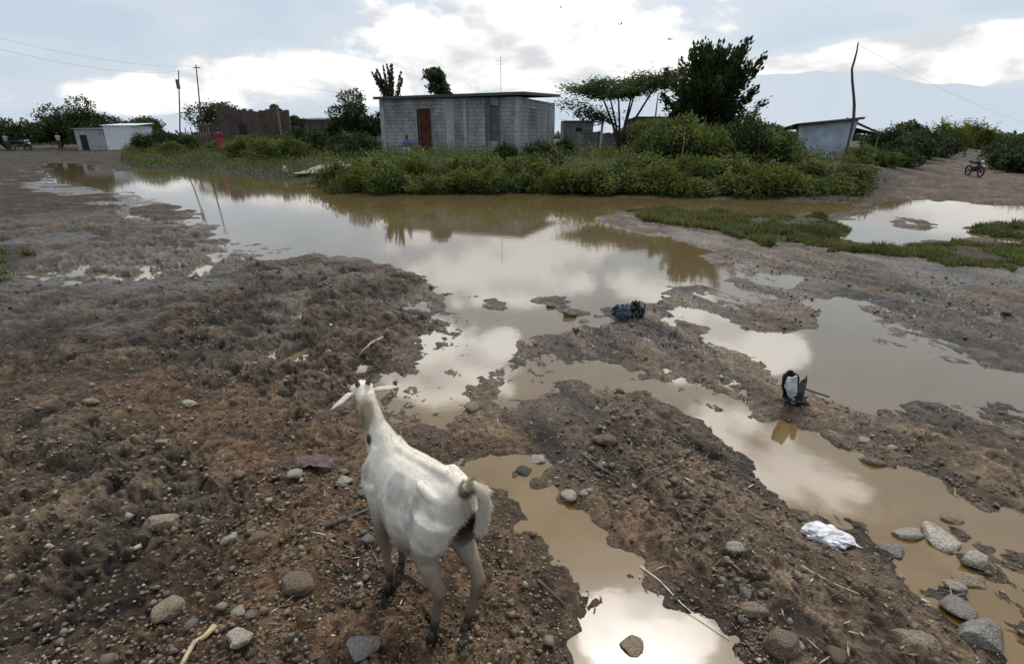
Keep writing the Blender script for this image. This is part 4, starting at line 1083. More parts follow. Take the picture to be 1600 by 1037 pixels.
    me.calc_loop_triangles(); T = np.zeros(len(me.loop_triangles)*3, np.int32); me.loop_triangles.foreach_get('vertices', T); T = T.reshape(-1, 3)
    e1 = P[T[:, 1]]-P[T[:, 0]]; e2 = P[T[:, 2]]-P[T[:, 0]]; cr = np.cross(e1, e2); ar = np.linalg.norm(cr, axis=1); nr = cr/(ar[:, None]+1e-12)
    m = 52000; ti = g.choice(len(T), m, p=ar/ar.sum()); u = g.random((m, 2)); fl = u.sum(1) > 1; u[fl] = 1-u[fl]
    p = P[T[ti, 0]]+e1[ti]*u[:, :1]+e2[ti]*u[:, 1:]; nn = nr[ti]
    flow = np.tile([-1., 0, -.35], (m, 1)); flow = np.where((p[:, 2] < .42)[:, None], [[-.1, 0, -1.]], flow); flow = np.where(((p[:, 0] > .22) & (p[:, 2] > .62))[:, None], [[-.5, 0, -.8]], flow)
    flow = flow-nn*(flow*nn).sum(1)[:, None]+g.normal(size=(m, 3))*.28; flow /= np.linalg.norm(flow, axis=1)[:, None]+1e-9
    ln = g.uniform(.006, .013, m); ln = np.where(p[:, 2] < .3, ln*.55, ln); ln = np.where((p[:, 0] < -.19) & (p[:, 2] > .36), ln*1.7, ln); ln = np.where((p[:, 0] > .30) & (p[:, 2] > .74), ln*.5, ln); ln = np.where(p[:, 2] > .66, ln*1.25, ln)
    side = np.cross(flow, nn); side /= np.linalg.norm(side, axis=1)[:, None]+1e-9
    wd = .0009; tip = p+flow*ln[:, None]+nn*(ln*.07)[:, None]; pb = p-nn*.0005
    HV = np.stack([pb-side*wd, pb+side*wd, tip], 1).reshape(-1, 3); HF = np.arange(3*m).reshape(-1, 3)
    hc = col[T[ti, 0]]*g.uniform(.93, 1.07, (m, 1)); hm = npmesh('coat', HV, HF); vcol(hm, 'tone', np.repeat(np.clip(hc, .01, 1), 3, 0))
    b = bmesh.new(); b.from_mesh(me); b.from_mesh(hm); b.to_mesh(me); b.free()
    gm = mat('goat_coat', (.84, .815, .78), .9, .05, 16, attr='tone', spec=.08)
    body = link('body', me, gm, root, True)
    # ears
    for sy, tipz in ((1, -.018), (-1, .014)):
        pts = [hd(.005, .008, sy*.028), hd(.000, .010, sy*.052), hd(-.010, .004+tipz*.6, sy*.082), hd(-.016, tipz, sy*.108), hd(-.020, tipz*1.35-.004, sy*.126)]
        e = MB(); e.tube(pts, [.009, .016, .018, .011, .002], 12, flat=.35)
        e.build('ear', mat('ear_hide', (.46, .40, .36), .85, .25, 30, spec=.1), root, True)
    for sy in (1, -1):
        h = MB(); h.tube([hd(.012, .035, sy*.018), hd(.000, .058, sy*.024), hd(-.018, .078, sy*.030), hd(-.036, .088, sy*.034)], [.010, .0085, .006, .002], 10)
        h.build('horn', mat('horn', (.10, .085, .07), .55, .3, 40), root, True)
        ey = MB(); ey.ball(hd(.062, -.008, sy*.0405), .0085, 10); ey.build('eye', mat('eye', (.02, .015, .01), .15, .1, 20), root, True)
    # hooves: two cloven claws each
    for k, L_ in legs.items():
        hx, hy, hz, _ = L_[-1]
        hb = MB()
        for s in (-1, 1):
            hb.loft([((hx-.002, hy+s*.0085, hz+.006), .009, .013, (0, 0, -1)), ((hx+.006, hy+s*.009, hz-.028), .010, .018, (0, 0, -1)), ((hx+.012, hy+s*.0095, hz-.066), .011, .024, (0, 0, -1))], 10)
        hb.build('hoof', mat('hoof', (.035, .028, .022), .6, .3, 30), root, True)
    # raised furry tail
    tp = [(-.215, 0, .635), (-.240, -.004, .672), (-.262, -.014, .688), (-.282, -.026, .668), (-.288, -.032, .620), (-.280, -.034, .565), (-.268, -.034, .520)]
    tb = MB(); tb.tube(tp, [.018, .017, .015, .013, .010, .007, .003], 10)
    tv = tb.V; tm = tb.mesh('tail')
    TP = [Vector(q) for q in tp]; HV = []; HC = []
    for k in range(5200):
        t = random.random()*(len(TP)-1.01); i = int(t); f = t-i; c = TP[i].lerp(TP[i+1], f); ax = (TP[i+1]-TP[i]).normalized()
        q = Vector((random.gauss(0, 1), random.gauss(0, 1), random.gauss(0, 1))); q = (q-ax*q.dot(ax)).normalized()
        r0 = .015*(1-t/len(TP)*.6); L_ = random.uniform(.015, .036)*(1+.3*(t > 2)); d = (q*.55+ax*.9+Vector((0, 0, -.25))).normalized(); s = d.cross(q).normalized()*.0011
        a = c+q*r0; HV += [tuple(a-s), tuple(a+s), tuple(a+d*L_)]
        cc = random.uniform(.8, 1.1); HC += [(.66*cc, .60*cc, .50*cc)]*3
    b = bmesh.new(); b.from_mesh(tm); k0 = len(b.verts); b.to_mesh(tm); b.free()
    vcol(tm, 'tone', np.tile([[.58, .52, .43]], (len(tm.vertices), 1)))
    hm = npmesh('tailhair', HV, np.arange(len(HV)).reshape(-1, 3)); vcol(hm, 'tone', np.array(HC))
    b = bmesh.new(); b.from_mesh(tm); b.from_mesh(hm); b.to_mesh(tm); b.free()
    link('tail', tm, gm, root, True)
    return root
build_goat()

# ---------------------------------------------------------------- block house
def hbox(name, m, parent, u0, u1, v0, v1, z0, z1, bevel=0.0):
    return MB().box(((u0+u1)/2, (v0+v1)/2, (z0+z1)/2), (u1-u0, v1-v0, z1-z0)).build(name, m, parent, bevel=bevel)
def corrugated(w, l, amp=.02, pitch=.12, n=None):
    n = n or int(w/pitch*6); V = []; F = []
    for j in (0, 1):
        for i in range(n+1): V.append((w*i/n-w/2, l*(j-.5), amp*sin(2*pi*i*w/n/pitch)))
    for i in range(n): F.append((i, i+1, n+2+i, n+1+i))
    V2 = [(a, b, c-.012) for a, b, c in V]; k = len(V)
    F += [tuple(reversed([q+k for q in f])) for f in F[:]]
    V += V2
    return V, F
def block_house():
    # local: u runs left along the long front from the near right corner, v goes back, z up
    cx, cy = 0.42, 31.0; base = .45
    root = empty('block_house', (cx, cy, base), 0); tag(root, 'long low grey block house with flat slab roof and red door', 'house')
    ang = atan2(2.7, -8.0)                   # direction of the long wall seen from the corner
    root.rotation_euler = (0, 0, ang+pi)     # local +x points right; the wall runs to local -x
    Lw = 8.45; Dp = 7.4; Hh = 3.12; th = .18
    # front wall in pieces round the door and the dark window bay
    w = MB(); d0, d1 = -5.98, -5.22; g0, g1 = -1.95, -1.20
    def wb(a, b, z0, z1): w.box(((a+b)/2, th/2, (z0+z1)/2), (b-a, th, z1-z0))
    wb(-Lw, d0, 0, Hh); wb(d0, d1, 2.62, Hh); wb(d1, g0, 0, Hh); wb(g0, g1, 0, .9); wb(g0, g1, 2.72, Hh); wb(g1, 0, 0, Hh)
    w.build('front_wall', M['block'], root)
    sw = MB(); s0, s1 = 1.6, 3.1
    def sb(a, b, z0, z1): sw.box((-th/2-.002, (a+b)/2, (z0+z1)/2), (th, b-a, z1-z0))
    sb(th+.002, s0, 0, Hh); sb(s0, s1, 0, 1.55); sb(s0, s1, 2.62, Hh); sb(s1, Dp, 0, Hh)
    sw.build('side_wall', M['block_side'], root)
    hbox('back_wall', M['block'], root, -Lw, -th-.004, Dp-th, Dp-.003, 0, Hh); hbox('end_wall', M['block'], root, -Lw+.002, -Lw+th, th+.002, Dp-th-.002, 0, Hh)
    for u, ww in ((-.13, .26), (-Lw+.14, .26), (-4.05, .5), (-3.15, .18)):
        hbox('pilaster', M['conc'], root, u-ww/2, u+ww/2, -.045, .0-.003, 0, Hh-.002)
    hbox('corner_post', M['conc'], root, .001, .05, .0, .24, 0, Hh-.003)
    for q in (2.0, 4.4): hbox('wall_post', M['conc'], root, .001, .03, q+1.4, q+1.62, 0, Hh-.003)
    hbox('ring_beam', M['conc'], root, -Lw, -.001, -.02, -.001, Hh-.22, Hh-.001) if False else None
    hbox('doorway', M['dark'], root, d0-.12, d0, -.012, -.002, 0, 2.6)
    dd = hbox('door', M['door'], root, d0+.02, d1-.02, .05, .09, .03, 2.6)
    for z in (.35, 1.45):
        hbox('door_panel', M['door'], dd, d0+.12, d1-.12, .035, .048, z, z+.85)
    hbox('handle', M['metal'], dd, d1-.14, d1-.10, .01, .034, 1.15, 1.25)
    f = MB()
    for a, b, z0, z1 in ((d0, d0+.06, 0, 2.62), (d1-.06, d1, 0, 2.62)): f.box(((a+b)/2, -.01, (z0+z1)/2), (b-a, .03, z1-z0))
    f.build('door_frame', M['wood'], root)
    hbox('window_bay', M['concd'], root, g0+.003, g1-.003, .08, .12, .902, 2.718)
    hbox('stained_pillar', M['concd'], root, g0-.02, g0+.28, -.03, -.001, 0, Hh-.004)
    hbox('stained_panel', M['concd'], root, g1-.02, g1+.10, -.02, -.001, 0, Hh-.004)
    # pierced-block window in the side wall
    wv = MB()
    for k in range(6):
        q = s0+(s1-s0)*(k+.5)/6; wv.box((-.09, q, 2.085), (.14, .05, 1.07))
    for k in range(5):
        z = 1.55+1.07*(k+.5)/5; wv.box((-.09, (s0+s1)/2, z), (.12, s1-s0, .045))
    wv.build('pierced_window', M['conc'], root)
    hbox('window_dark', M['dark'], root, -.30, -.26, s0, s1, 1.5, 2.7)
    # slab roof, tipping up to the back right
    V = []
    for (u, v) in ((-Lw-.22, -.28), (.30, -.28), (.30, Dp+.2), (-Lw-.22, Dp+.2)):
        rise = .04*v+.010*(u+Lw)
        V.append((u, v, Hh+.005+max(rise, 0))); V.append((u, v, Hh+.155+rise))
    me = bpy.data.meshes.new('roof'); me.from_pydata(V, [], [(0, 2, 4, 6), (7, 5, 3, 1), (0, 1, 3, 2), (2, 3, 5, 4), (4, 5, 7, 6), (6, 7, 1, 0)]); me.update()
    rf = link('roof', me, M['roof'], root)
    am = MB().tube([(-1.6, 1.5, Hh+.1), (-1.6, 1.5, Hh+2.15)], .012, 6).tube([(-1.9, 1.5, Hh+1.9), (-1.3, 1.5, Hh+1.9)], .008, 5).tube([(-1.8, 1.5, Hh+1.75), (-1.4, 1.5, Hh+1.75)], .008, 5)
    am.build('aerial', M['metal'], rf)
    return root, ang, base
HOUSE, HANG, HBASE = block_house()

def yard_wall():
    Y = 33.0; x0 = X_at(897, Y); x1 = X_at(970, Y+.6)
    root = empty('yard_wall', (x0, Y, .35), atan2(.6, x1-x0)); tag(root, 'low unplastered block wall right of the house', 'wall')
    L_ = (x1-x0)/cos(atan2(.6, x1-x0))
    hbox('panel', M['block_low'], root, 0, L_*.48, 0, .16, 0, 1.50); hbox('panel', M['block_low'], root, L_*.52, L_, 0, .16, 0, 1.42)
    hbox('post', M['concd'], root, L_*.48, L_*.52, -.02, .18, 0, 1.52)
    p = MB().tube([(x0+1.52, Y+.35, .4), (x0+1.62, Y+.35, 2.75)], .075, 10).build('white_post', M['white']); tag(p, 'short white pipe standing behind the low block wall', 'post')
yard_wall()
def shed(name, label, px0, px1, Y, ztop, base, wallm, roofm, rise=.2, depth=3.0, over=.2, roof_t=.07, cat='shed', yaw=0.0, extras=None):
    x0 = X_at(px0, Y); x1 = X_at(px1, Y); W = x1-x0; H_ = ztop-base
    root = empty(name, ((x0+x1)/2, Y, base), yaw); tag(root, label, cat)
    w = MB(); w.box((0, 0, H_/2), (W, .14, H_)).box((0, depth, H_/2), (W, .14, H_)); w.box((-W/2+.07, depth/2, H_/2), (.14, depth-.142, H_-.002)); w.box((W/2-.07, depth/2, H_/2), (.14, depth-.142, H_-.002))
    w.build('wall', wallm, root)
    V, F = corrugated(W+2*over, depth+2*over); V = [(a, b+depth/2, c+H_+.05+rise*(b/depth+.5)) for a, b, c in V]
    me = bpy.data.meshes.new('roof'); me.from_pydata(V, [], F); me.update(); link('roof', me, roofm, root)
    if extras: extras(root, W, H_)
    return root
def ex_dark(root, W, H_):
    hbox('doorway', M['dark'], root, -W*.1, W*.12, -.085, -.072, 0, H_*.8)
shed('shed', 'small hut with pale sheet roof behind the low block wall', 880, 925, 38, 2.55, .4, M['block_low'], M['zinc'], rise=.5, depth=2.5, extras=ex_dark)
def ex_win(root, W, H_):
    hbox('awning', M['white'], root, W*.05, W*.40, -.30, -.08, H_*.80, H_*.84); hbox('doorway', M['dark'], root, -W*.35, -W*.1, -.085, -.072, 0, H_*.8)
shed('hut', 'low brown hut with thin dark roof between the acacia and dark tree', 992, 1075, 46, 2.95, .5, M['ruin'], M['zincd'], rise=-.3, depth=4, extras=ex_win)
def ex_left(root, W, H_):
    hbox('doorway', M['dark'], root, -W*.35, -W*.1, -.085, -.072, 0, H_*.75)
shed('roadside_hut', 'small pale hut with white roof edge by the road at far left', 168, 212, 55, 2.45, .15, M['white'], M['zinc'], rise=.2, depth=3)
shed('roadside_wall', 'low grey broken shelter left of the small pale hut', 122, 166, 56, 2.15, .15, M['conc'], M['zincd'], rise=.1, depth=3, extras=ex_left)
shed('long_shed', 'long low building with thin dark roof left of the block house', 478, 590, 58, 3.1, .4, M['ruin'], M['zincd'], rise=.2, depth=5, cat='building')

def ruin():
    Y = 52.0; x0 = X_at(312, Y); x1 = X_at(442, Y)
    root = empty('ruined_building', (x0, Y, .35), 0); tag(root, 'roofless ruined brown building with jagged wall tops', 'ruin')
    rr = random.Random(12)
    def jag(L_, h0, h1, name, ox, oy, rz, broken=True):
        n = int(L_/.28); top = []
        for i in range(n+1):
            f = i/n; h = h0+(h1-h0)*f+(rr.choice([0, 0, .14, 0, -.14, -.14]) if broken else 0); top.append(h)
        w = MB()
        for i in range(n):
            a = L_*i/n; b = L_*(i+1)/n; h = top[i]
            w.box(((a+b)/2, 0, h/2), (b-a, .3, h))
        o = w.build(name, M['ruin'], root); o.location = (ox, oy, 0); o.rotation_euler = (0, 0, rz)
    W = x1-x0
    jag(W*.27, 2.2, 2.6, 'end_wall', 0, .5, 0); jag(W*.72, 3.7, 3.2, 'front_wall', W*.28, 0, .02); jag(4.0, 3.6, 3.2, 'side_wall', W*.28+.16, .32, pi/2); jag(W*.5, 3.0, 3.6, 'back_wall', W*.4, 4.4, 0)
    hbox('wall_pillar', M['ruin'], root, W*.93, W*1.0, -.25, .151, 0, 3.75)
    hbox('opening', M['dark'], root, W*.52, W*.60, -.02-.16, -.155, .2, 2.2)
ruin()
def fence_left():
    Y = 47; root = empty('stick_fence', (X_at(300, Y), Y, .25), 0); tag(root, 'rough stick fence at the foot of the ruin', 'fence')
    for k in range(9):
        MB().tube([(k*.24-.3, 0, 0), (k*.24-.3+random.uniform(-.06, .06), 0, random.uniform(1.4, 2.0))], .045, 6).build('post', M['wood'], root, True)
    MB().tube([(-.35, -.06, 1.1), (1.7, -.06, 1.2)], .03, 6).build('rail', M['wood'], root, True)
fence_left()

# ---------------------------------------------------------------- tilted zinc shack and the crooked pole
def shack():
    Y = 27.0
    A = Vector(atY(1240, 238, Y)); 
    xl = X_at(1240, Y); xr = X_at(1325, Y-.8)
    root = empty('zinc_shack', (xl, Y, .12), 0); tag(root, 'leaning shack of pale zinc sheets with a dark roof edge', 'shack')
    W = xr-xl
    # front of vertical sheets, leaning outwards at the right
    def sheet(name, pts, m, amp=.012, pitch=.09):
        a, b, c, d = [Vector(p) for p in pts]      # bl, br, tr, tl
        n = int((b-a).length/pitch*5); V = []; F = []
        nrm = (b-a).cross(d-a).normalized()
        for j in range(2):
            for i in range(n+1):
                f = i/n; p = (a.lerp(b, f) if j == 0 else d.lerp(c, f))+nrm*amp*sin(2*pi*f*(b-a).length/pitch); V.append(tuple(p))
        for i in range(n): F.append((i, i+1, n+2+i, n+1+i))
        me = bpy.data.meshes.new(name); me.from_pydata(V, [], F); me.update()
        o = link(name, me, m, root); s = o.modifiers.new('t', 'SOLIDIFY'); s.thickness = .012; return o
    sheet('front_wall', [(0, 0, 0), (W*.93, -.6, 0), (W*1.08, -.75, 2.22), (.02, 0, 1.98)], M['zinc'])
    sheet('side_wall', [(W*.93+.02, -.58, 0), (W*1.14, 1.2, 0), (W*1.22, 1.3, 2.1), (W*1.08+.02, -.72, 2.22)], M['zinc'])
    sheet('roof', [(-.25, -.25, 2.06), (W*1.16, -1.0, 2.32), (W*1.18, 2.4, 1.95), (-.2, 2.4, 1.75)], M['zincd'], .015)
    MB().tube([(-.15, -.22, 2.03), (W*1.13, -.96, 2.29)], .055, 8).build('eave_beam', M['wood'], root, True)
    MB().tube([(.0, .1, 0), (.02, .1, 2.0)], .06, 8).build('post', M['wood'], root, True)
    MB().tube([(W*1.1, .3, 2.30), (W*1.75, .2, 1.75), (W*1.98, .15, 1.62)], [.06, .05, .05], 8).build('roof_beam', M['wood'], root, True)
    sheet('lean_to_roof', [(W*1.15, -.2, 1.92), (W*1.78, -.2, 1.62), (W*1.78, 2.2, 1.68), (W*1.15, 2.2, 1.92)], M['zincd'])
    hbox('lean_to_back', M['dark'], root, W*1.2, W*1.75, 2.0, 2.05, 0, 1.6)
    for q in (1.45, 1.75): MB().tube([(W*q, -.1, 0), (W*q, -.12, 1.66)], .045, 7).build('post', M['wood'], root, True)
    V = [(px, py) for px, py in ((1316,262),(1322,238),(1330,205),(1334,185),(1335,165),(1334,150),(1332,128),(1331,108),(1335,95),(1339,80),(1341,66))]
    pts = [atY(px, py, 25.6) for px, py in V]
    pole = MB().tube(pts, [.05, .052, .055, .06, .062, .055, .05, .045, .04, .034, .022], 9, jit=.12).build('crooked_pole', M['wood'], None, True)
    tag(pole, 'tall crooked bare wooden pole rising in front of the zinc shack', 'pole')
shack()

# ---------------------------------------------------------------- poles and wires on the left
def poles():
    a = MB(); a.tube([(*atY(281, 235, 55)[:2], .2), atY(281, 180, 55), atY(280, 150, 55), atY(279, 110, 55)], [.065, .06, .055, .045], 8)
    p = empty('utility_pole', (0, 0, 0)); tag(p, 'plain upright utility pole at the far left of the pond', 'utility pole')
    a.build('pole', M['wood'], p, True); x, y, z = atY(279, 132, 55); MB().box((x, y-.1, z), (.24, .2, .8)).build('transformer', M['concd'], p)
    b = MB(); b.tube([(*atY(316, 235, 53)[:2], .2), atY(314, 185, 53), atY(310, 140, 53), atY(306, 101, 53)], [.065, .06, .055, .045], 8)
    q = empty('utility_pole', (0, 0, 0)); tag(q, 'leaning utility pole right of the upright one, taller than the ruin', 'utility pole')
    b.build('pole', M['wood'], q, True); x, y, z = atY(307, 106, 53); MB().box((x, y, z), (.6, .07, .07)).build('crossarm', M['wood'], q)
    def wire(p0, p1, sag, label, r=.006):
        P = []
        for i in range(25):
            t = i/24; v = Vector(p0).lerp(Vector(p1), t); v.z -= sag*4*t*(1-t); P.append(v)
        tag(MB().tube(P, r, 5).build('overhead_wire', M['wire'], None, True), label, 'wire')
    wire(atY(307, 103, 53), atY(-60, 45, 26), .5, 'upper overhead wire running from the leaning pole out past the left edge')
    wire(atY(307, 108, 53), atY(-60, 62, 26), .7, 'lower overhead wire running from the leaning pole out past the left edge')
    wire(atY(307, 104, 53), atY(585, 150, 42), .3, 'overhead wire from the leaning pole towards the block house roof', .005)
    wire(atY(1341, 70, 25.6), atY(1660, 205, 50), .5, 'overhead wire dropping from the crooked pole towards the right edge', .004)
poles()
def tall_stake():
    Y = 36; p = MB().tube([(*atY(1023, 205, Y)[:2], .5), atY(1025, 175, Y), atY(1028, 150, Y)], [.05, .045, .03], 7).build('stake', M['wood'], None, True); tag(p, 'thin upright stake over the brown hut roof', 'post')
tall_stake()

# ---------------------------------------------------------------- people
def person(label, x, y, z, rz, shirt, lower, pose='stand', height_m=1.65, skirt=False):
    k = height_m/1.7
    root = empty('person', (x, y, z), rz, k); tag(root, label, 'person')
    J = dict(hip=(0, 0, .90), chest=(0, 0, 1.30), neck=(0, 0, 1.47), head=(0, .01, 1.60))
    arms = [[(s*.17, 0, 1.40), (s*.23, .0, 1.12), (s*.24, -.06, .86), (s*.235, -.08, .77)] for s in (-1, 1)]
    legs = [[(s*.09, 0, .90), (s*.11, -.02, .50), (s*.12, .02, .09), (s*.12, -.10, .03)] for s in (-1, 1)]
    if pose == 'sit':
        J = dict(hip=(0, 0, .42), chest=(0, -.10, .82), neck=(0, -.12, .98), head=(0, -.16, 1.11))
        arms = [[(s*.17, -.10, .92), (s*.24, -.18, .68), (s*.14, -.40, .62), (s*.08, -.44, .60)] for s in (-1, 1)]
        legs = [[(s*.09, 0, .42), (s*.14, -.44, .50), (s*.13, -.42, .09), (s*.13, -.54, .03)] for s in (-1, 1)]
    h, c, n_, hd_ = [Vector(J[q]) for q in ('hip', 'chest', 'neck', 'head')]
    b = MB(); b.tube([h-(c-h)*.15, h, h.lerp(c, .5), c, c.lerp(n_, .55), n_, n_.lerp(hd_, .5)], [.10, .13, .115, .145, .12, .055, .05], 12, flat=.75)
    b.ball(hd_, (.078, .095, .115), 14); b.tube([hd_+Vector((0, -.07, -.01)), hd_+Vector((0, -.105, -.03))], [.018, .012], 6)
    for s in (-1, 1): b.ball(hd_+Vector((s*.08, .0, 0)), (.012, .02, .03), 6)
    for L_ in arms:
        b.tube(L_, [.048, .040, .028, .026], 8); e = Vector(L_[-1]); d = (e-Vector(L_[-2])).normalized()
        b.tube([e, e+d*.09], [.035, .03], 8, flat=.4)
        for f in range(-2, 3): b.tube([e+d*.07+Vector((f*.013, 0, 0)), e+d*(.15-.012*abs(f))+Vector((f*.016, -.01, 0))], [.008, .006], 5)
    for L_ in legs: b.tube(L_, [.088, .055, .038, .03], 10)
    link('body', remesh(b, .014, 2, .5), M['skin'], root)
    hr = MB(); hr.ball(hd_+Vector((0, .018, .022)), (.088, .098, .115), 12); hr.build('hair', M['hair'], root, True)
    s_ = MB(); s_.tube([h+(c-h)*.0, h.lerp(c, .5), c, c.lerp(n_, .6)], [.145, .135, .165, .12], 14, flat=.78)
    for L_ in arms: s_.tube([L_[0], Vector(L_[0]).lerp(Vector(L_[1]), .75)], [.066, .060], 10)
    link('shirt', remesh(s_, .016, 2, .5), shirt, root)
    t = MB()
    if skirt: t.tube([h+(c-h)*.12, h, h.lerp(Vector((0, 0, .25)), .5), Vector((0, 0, .28))], [.14, .165, .21, .26], 16, flat=.8)
    else:
        for L_ in legs: t.tube([Vector(L_[0])+Vector((0, 0, .03)), L_[1], Vector(L_[1]).lerp(Vector(L_[2]), .9)], [.112, .082, .066], 10)
        t.tube([h+(c-h)*.12, h-(c-h)*.12], [.14, .13], 12, flat=.8)
    link('skirt' if skirt else 'trousers', remesh(t, .016, 2, .5), lower, root)
    return root
x, y = X_at(345, 40), 40
person('person in a red dress standing before the ruined building', x, y, gz(x, y), .3, M['red'], M['red'], skirt=True, height_m=1.6)
# seated by the red door
wd = Matrix.Rotation(HANG+pi, 3, 'Z') @ Vector((-6.5, -.55, 0)); px_, py_ = .42+wd.x, 31.0+wd.y
person('person in blue top and pale trousers sitting beside the red door', px_, py_, HBASE+.02, HANG+pi+.35, M['blue'], M['whitecloth'], 'sit', 1.7)
st = empty('stool', (px_, py_, HBASE), HANG+pi); tag(st, 'dark wooden stool under the seated person by the door', 'stool')
MB().box((0, 0, .32), (.36, .32, .05)).build('seat', M['wood'], st)
for a, b in ((-1, -1), (1, -1), (-1, 1), (1, 1)): MB().tube([(a*.15, b*.13, -.05), (a*.14, b*.12, .294)], .02, 6).build('leg', M['wood'], st)
for px, Y, lab, sh, lo in ((11, 58, 'person in a grey top standing among motorbikes at the far left road', M['conc'], M['darkcloth']), (93, 60, 'person in a white top standing under the trees left of the broken shelter', M['whitecloth'], M['purple'])):
    x = X_at(px, Y); person(lab, x, Y, gz(x, Y), 0, sh, lo)

# ---------------------------------------------------------------- motorcycles
def motorcycle(label, x, y, rz, s=1.0, group=None):
    root = empty('motorcycle', (x, y, gz(x, y)), rz, s); tag(root, label, 'motorcycle', group)
    def wheel(cx):
        t = MB(); n = 20
        pts = [(cx+.29*cos(2*pi*i/n), 0, .31+.29*sin(2*pi*i/n)) for i in range(n+1)]; t.tube(pts, .045, 8, cap=False)
        w = t.build('wheel', M['rubber'], root, True)
        r_ = MB()
        for i in range(8):
            a = 2*pi*i/8; r_.tube([(cx, 0, .31), (cx+.26*cos(a), 0, .31+.26*sin(a))], .008, 4)
        r_.tube([(cx, -.06, .31), (cx, .06, .31)], .05, 8); r_.build('rim', M['metal'], w)
    wheel(-.62); wheel(.62)
    MB().tube([(-.62, .07, .31), (-.1, .09, .42), (.1, .09, .5), (.42, 0, .80)], .025, 7).tube([(-.62, -.07, .31), (-.1, -.09, .42), (.1, -.09, .5), (.42, 0, .80)], .025, 7).tube([(.42, 0, .80), (-.15, 0, .72), (-.6, 0, .74)], .03, 7).build('frame', M['metal'], root, True)
    MB().tube([(.62, .06, .31), (.44, .06, .86)], .022, 7).tube([(.62, -.06, .31), (.44, -.06, .86)], .022, 7).build('fork', M['metal'], root, True)
    MB().box((.02, 0, .44), (.34, .24, .28)).build('engine', M['metal'], root, bevel=.03)
    MB().ball((.16, 0, .82), (.26, .13, .12), 12).build('fuel_tank', M['darkcloth'], root, True)
    MB().box((-.32, 0, .82), (.62, .22, .09)).build('seat', M['rubber'], root, bevel=.03)
    MB().tube([(.36, -.34, .98), (.43, -.12, .94), (.43, .12, .94), (.36, .34, .98)], .016, 7).build('handlebar', M['metal'], root, True)
    MB().ball((.52, 0, .86), (.07, .09, .09), 10).build('headlight', M['whitebag'], root, True)
    MB().tube([(.84, 0, .58), (.70, 0, .67), (.5, 0, .66)], .06, 6, flat=.3).build('mudguard', M['whitebag'], root, True)
    MB().tube([(-.05, .14, .30), (-.4, .15, .30), (-.7, .15, .36)], [.03, .04, .045], 8).build('exhaust', M['metal'], root, True)
    MB().box((-.68, 0, .90), (.36, .3, .03)).build('carrier', M['metal'], root)
    return root
X0, Y0 = at(1520, 277, .12)
motorcycle('dark motorcycle parked on the dirt track at right', X0, Y0, -1.75, .66)
for px, Y, lab in ((30, 57, 'dark motorcycle with pale front on the far left road'), (41, 60, 'second motorcycle just behind the first on the far left road')):
    x = X_at(px, Y); motorcycle(lab, x, Y, .4 if px == 30 else -.5, 1.05)

# ---------------------------------------------------------------- rubbish, sticks and small things
def crumple(seed, sx, sy, sz, amp=.35, sub=4, fold=4.0):
    bm = bmesh.new(); bmesh.ops.create_icosphere(bm, subdivisions=sub, radius=1); o = Vector((seed*2.1, seed, 0))
    for v in bm.verts:
        p = v.co.copy(); k = 1+amp*(abs(mnoise.noise(p*fold*.5+o))*2-.6)+amp*.5*(abs(mnoise.noise(p*fold+o))*2-.5)
        p = p*k; v.co = Vector((p.x*sx, p.y*sy, max(p.z, -.35)*sz))
    me = bpy.data.meshes.new('crumpled_bag'); bm.to_mesh(me); bm.free(); return me
def sheetbag(pts_rows, name, m, parent, th=.003, wr=.006, seed=0):
    """thin folded plastic from rows of points"""
    rows = [[Vector(p) for p in r] for r in pts_rows]; n = 14; V = []; F = []
    R_ = []
    for r in rows:
        q = []
        for i in range(n+1):
            t = i/n*(len(r)-1); k = min(int(t), len(r)-2); q.append(r[k].lerp(r[k+1], t-k))
        R_.append(q)
    mrow = 14; 
    for j in range(mrow+1):
        t = j/mrow*(len(R_)-1); k = min(int(t), len(R_)-2); f = t-k
        for i in range(n+1):
            p = R_[k][i].lerp(R_[k+1][i], f); w_ = mnoise.noise_vector(p*38+Vector((seed, 0, 0)))*wr*1.6; V.append(tuple(p+w_))
    for j in range(mrow):
        for i in range(n): a = j*(n+1)+i; F.append((a, a+1, a+n+2, a+n+1))
    me = bpy.data.meshes.new(name); me.from_pydata(V, [], F); me.update(); o = link(name, me, m, parent, True); s = o.modifiers.new('t', 'SOLIDIFY'); s.thickness = th; return o
# upright torn black-and-white bag
x, y = at(1234, 632, .03); z = max(gz(x, y), 0)
rt = empty('torn_bag', (x, y, z)); rt.scale = (.82, .82, .82); tag(rt, 'torn black and white plastic bag standing upright in the right-hand mud', 'bag')
sheetbag([[(-.075, -.02, .22), (-.03, -.04, .24), (.0, -.02, .235)], [(-.085, -.02, .14), (-.03, -.05, .15), (.01, -.04, .14)], [(-.03, -.03, .03), (.0, -.05, .02), (.04, -.04, .03)]], 'white_panel', M['whitebag'], rt, seed=1)
sheetbag([[(-.095, .02, .23), (-.02, .05, .255), (.04, .02, .22)], [(-.10, .0, .15), (.0, .06, .17), (.05, .0, .13)], [(-.06, .01, .02), (.02, .05, .0), (.06, -.02, .0)]], 'black_panel', M['blackbag'], rt, seed=2)
sheetbag([[(.02, -.02, .14), (.06, -.02, .20), (.095, .0, .23)], [(.02, -.05, .10), (.06, -.05, .12), (.10, .0, .15)], [(.0, -.05, .0), (.05, -.07, .0), (.09, -.02, .01)]], 'black_flap', M['blackbag'], rt, seed=3)
link('crumpled_base', crumple(8, .085, .06, .05, .4), M['blackbag'], rt)
for c in rt.children:
    if c.name.startswith('crumpled'): c.location = (.03, -.01, .02)
